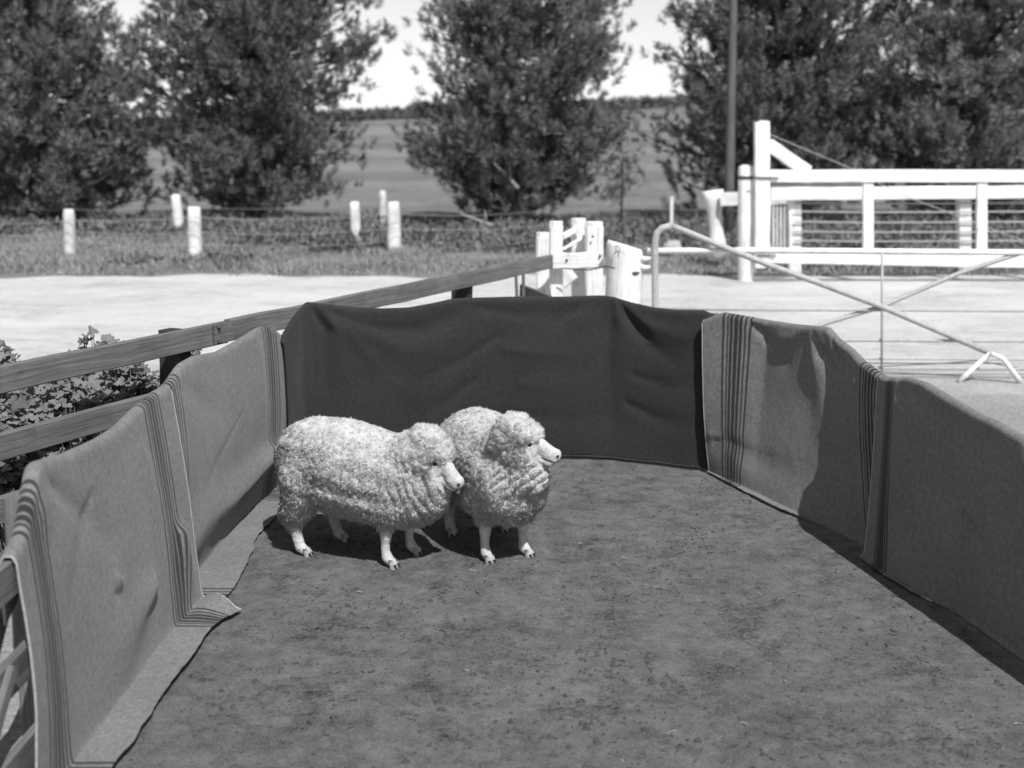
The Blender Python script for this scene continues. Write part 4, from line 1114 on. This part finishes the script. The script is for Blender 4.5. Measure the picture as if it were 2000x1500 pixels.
        for i in range(8):
            u = i / 7; wd = .024 * math.sin(math.pi * (.14 + .84 * u)) ** .8
            for j in range(k):
                b_ = (j / (k - 1) - .5) * 2
                EV.append(hp(.012 - .070 * u + b_ * wd * .25, sg * (.088 + .040 * u + .012 * b_ * b_), .010 - .030 * u + b_ * wd))
        EF = [(i * k + j, i * k + j + 1, i * k + k + j + 1, i * k + k + j) for i in range(7) for j in range(k - 1)]
        eo = sub('ear', np.array(EV), np.array(EF), M['ear'])
        md = eo.modifiers.new('thickness', 'SOLIDIFY'); md.thickness = .006; md.offset = 0
        sub('ear_hollow', (IV * np.array([.019, .013, .014])) @ HA.T + hp(.018, sg * .088, .012), IF, M['ear_in'], True, eo)
    for lg in legs:
        x, y = lg['hoof']; dx, dy = lg['dir']; k = 8
        HV = []; HF = []
        for sg in (-1, 1):
            b0 = len(HV)
            prof = [(.040, -.010, .012, .016), (.024, -.002, .0145, .020), (.006, .004, .016, .025), (-.014, .008, .0165, .028)]
            for (z, fo, hw, hl_) in prof:
                for j in range(k):
                    an = 6.283 * j / k; lx = fo + hl_ * math.cos(an) * (1.0 if math.cos(an) > 0 else .7); ly = sg * .0165 + hw * math.sin(an) * (1 - .35 * max(0, math.cos(an)))
                    HV.append((x + dx * lx - dy * ly, y + dy * lx + dx * ly, z))
            for i in range(3):
                for j in range(k): HF.append((b0 + i * k + j, b0 + i * k + (j + 1) % k, b0 + (i + 1) * k + (j + 1) % k, b0 + (i + 1) * k + j))
            HF.append(tuple(b0 + j for j in range(k)))
        off = np.array(HV); off[:, 2] += .018
        h = sub('hoof', off, [tuple(q) for q in HF], M['hoof'], True)
        TV = []; TF = []
        for sg in (-1, 1):
            b0 = len(TV)
            for (z, fo, hw, hl_) in ((.016, .010, .010, .021), (.002, .012, .012, .0245), (-.0145, .0135, .012, .0265)):
                for j in range(k):
                    an = 6.283 * j / k; lx = fo + hl_ * math.cos(an) * (1 if math.cos(an) > 0 else .2); ly = sg * .0165 + hw * math.sin(an) * (1 - .35 * max(0, math.cos(an)))
                    TV.append((x + dx * lx - dy * ly, y + dy * lx + dx * ly, z + .018))
            for i in range(2):
                for j in range(k): TF.append((b0 + i * k + j, b0 + i * k + (j + 1) % k, b0 + (i + 1) * k + (j + 1) % k, b0 + (i + 1) * k + j))
            TF.append(tuple(b0 + j for j in range(k)))
        sub('toe_tip', np.array(TV), [tuple(q) for q in TF], M['hoof_tip'], True, h)
    return t

def foreleg(f, l, toe, wool=.222, spread=0.0):
    fx, fy = f + 0.0, l
    return dict(pts=[(f - .02, l * .95, .42, .085), (f, l, .30, .062), (f + .004, l, .215, .037), (f + .004, l, .185, .036), (f + .001, l, .15, .0275), (f - .002, l + spread * .5, .10, .0255), (f + toe[0] * .010, l + spread + toe[1] * .010, .062, .032), (f + toe[0] * .045, l + spread + toe[1] * .045, .034, .026)],
                hoof=(f + toe[0] * .05, l + spread + toe[1] * .05), dir=toe, wool=wool)
def hindleg(f, l, toe, wool=.185):
    return dict(pts=[(f + .03, l * .85, .46, .15), (f + .02, l, .36, .115), (f - .035, l, .27, .082), (f - .045, l, .225, .058), (f - .038, l, .185, .042), (f - .02, l, .11, .031), (f - .004, l, .060, .033), (f + toe[0] * .035, l + toe[1] * .035, .034, .026)],
                hoof=(f + toe[0] * .042, l + toe[1] * .042), dir=toe, wool=wool)
def unit(a): return (math.cos(a), math.sin(a))
# left sheep: broadside, head low, looking right
azL = math.atan2(-.411, .911)
bodyL = [(-.345, 0, .545, .155, .19, .20), (-.26, 0, .535, .18, .245, .245), (-.08, 0, .520, .18, .275, .268), (.12, 0, .488, .18, .272, .255), (.28, 0, .465, .17, .245, .245), (.40, 0, .445, .135, .19, .215)]
neckL = [(.28, 0, .55, .16, .19, .175), (.37, 0, .585, .14, .165, .165), (.43, 0, .61, .12, .135, .15), (.475, -.005, .50, .10, .11, .12), (.47, 0, .40, .10, .12, .12)]
sheep((-.87, 6.70, 0), azL, bodyL, neckL, (.462, -.005, .652), (.694, -.045, .508), 0.0,
      [foreleg(.245, -.115, unit(-.1)), foreleg(.262, .125, unit(.0)), hindleg(-.285, -.150, unit(.05)), hindleg(-.235, .165, unit(.1))],
      'left woolly merino sheep, broadside beside the striped blanket with its head lowered', 71,
      [((.40, 0, .50), (.85, 0, .25), .046, .029, .27), ((.30, 0, .28), (.3, 0, 1), .06, .012, .15)])
# right sheep: facing the camera, head raised and turned right
azR = math.atan2(-.937, .35)
bodyR = [(-.345, 0, .545, .155, .19, .19), (-.26, 0, .535, .18, .245, .235), (-.08, 0, .520, .18, .275, .262), (.12, 0, .505, .18, .270, .255), (.28, 0, .490, .17, .250, .250), (.38, 0, .465, .145, .215, .225)]
neckR = [(.28, 0, .60, .16, .185, .18), (.36, .02, .64, .14, .16, .16), (.41, .02, .70, .12, .13, .12), (.43, .045, .60, .12, .12, .13), (.46, .05, .52, .11, .13, .13)]
sheep((-.1325, 6.864, 0), azR, bodyR, neckR, (.425, .015, .735), (.590, .206, .668), 0.0,
      [foreleg(.255, -.115, unit(.25)), foreleg(.239, .115, unit(.5)), hindleg(-.27, -.150, unit(.1)), hindleg(-.235, .165, unit(.2))],
      'right woolly merino sheep, facing forward with its head raised and turned to the right', 83,
      [((.40, .03, .58), (.45, .35, -.6), .044, .030, .28), ((.40, .03, .42), (.5, .1, -.8), .05, .013, .18)])

# ------------------------------------------------------------------ broad-leaved mallow plants behind the fence
def leaf_mesh():
    """round lobed leaf with a folded palm of veins, 1 m across"""
    V = [(0, 0, 0)]; k = 21
    for i in range(k):
        a = -2.75 + 5.5 * i / (k - 1); lob = .42 + .09 * abs(math.cos(a * 2.5 * .5 * 1.27)) * 1.0
        V.append((lob * .55 * math.cos(a), lob * .55 * math.sin(a), .05 + .03 * (1 if i % 2 else -1)))
    for i in range(k):
        a = -2.75 + 5.5 * i / (k - 1); lob = .42 + .09 * math.cos(a * 3.4)
        V.append((lob * math.cos(a), lob * math.sin(a), .10 + .05 * (1 if i % 2 else -1)))
    Fc = [(0, 1 + i, 2 + i) for i in range(k - 1)] + [(1 + i, 1 + k + i, 2 + k + i, 2 + i) for i in range(k - 1)]
    me = npmesh('leaf', np.array(V), [tuple(x) for x in Fc], True); me.materials.append(M['mallow']); return me
LEAF = leaf_mesh(); LV_ = np.array([v.co[:] for v in LEAF.vertices]); LF_ = [tuple(p.vertices) for p in LEAF.polygons]
def mallow(cx, cy, H, Rr, n_parts, n_rest, label, seed):
    rs = random.Random(seed); t = thing('mallow_plant', (cx, cy, 0), label, 'weed plant', 'broad-leaved mallow weeds behind the timber fence')
    st = MB(); rest = MB()
    heads = []
    n_rest = int(n_rest * 1.7)
    for k in range(n_parts + n_rest):
        a = rs.uniform(0, 6.283); q = math.sqrt(rs.random()); hh = H * (1 - .45 * q * q) * rs.uniform(.62, 1.0) if rs.random() < .8 else H * rs.uniform(.3, .7)
        p = Vector((cx + Rr[0] * q * math.cos(a), cy + Rr[1] * q * math.sin(a), hh)); heads.append(p)
    heads.sort(key=lambda p: -(p.z * 1.2 - p.y + p.x * .3))
    for k, p in enumerate(heads):
        s_ = rs.uniform(.05, .088); rot = Vector((rs.gauss(.1, .5), rs.gauss(-.35, .45), 1)).normalized().to_track_quat('Z', 'Y').to_matrix() @ Matrix.Rotation(rs.uniform(0, 6.3), 3, 'Z')
        if k < n_parts:
            o = bpy.data.objects.new('leaf', LEAF); o.location = p - Vector((cx, cy, 0)); o.rotation_euler = rot.to_euler(); o.scale = (s_, s_, s_); link(o, t)
        else:
            Mx = np.array(rot) * s_; rest.add(LV_ @ Mx.T + np.array(p), LF_)
        if k % 3 == 0:
            b = Vector((cx + (p.x - cx) * .4, cy + (p.y - cy) * .4, 0)); st.tube([b, b.lerp(p, .6) + Vector((0, 0, p.z * .15)), p], [.006, .004, .0025], 4)
    st.build('stem', M['mallow'], t)
    o = rest.build('foliage', M['mallow'], t, True); o['kind'] = 'stuff'
mallow(-2.32, 7.22, 1.10, (.26, .36), 60, 700, 'leafy mallow weed just left of the dark fence post below the top rail', 7)
mallow(-2.62, 7.75, 1.15, (.40, .38), 60, 480, 'tallest mallow weed poking above the top rail near the fence joint', 1)
mallow(-3.75, 8.05, 1.15, (.70, .50), 60, 1200, 'broad mallow weed at the left edge rising past the top rail', 2)
mallow(-2.55, 6.90, 1.02, (.50, .42), 90, 950, 'leafy mallow weed framed between the top and middle rails', 3)
mallow(-2.10, 7.85, 1.05, (.30, .40), 50, 620, 'small mallow weed beside the dark fence post', 4)
mallow(-3.15, 6.7, .98, (.60, .50), 40, 1100, 'low mallow weed behind the middle rail at the left edge', 5)
mallow(-.1, 11.9, .72, (.38, .22), 15, 110, 'small leafy weed under the top rail by the far fence post', 6)
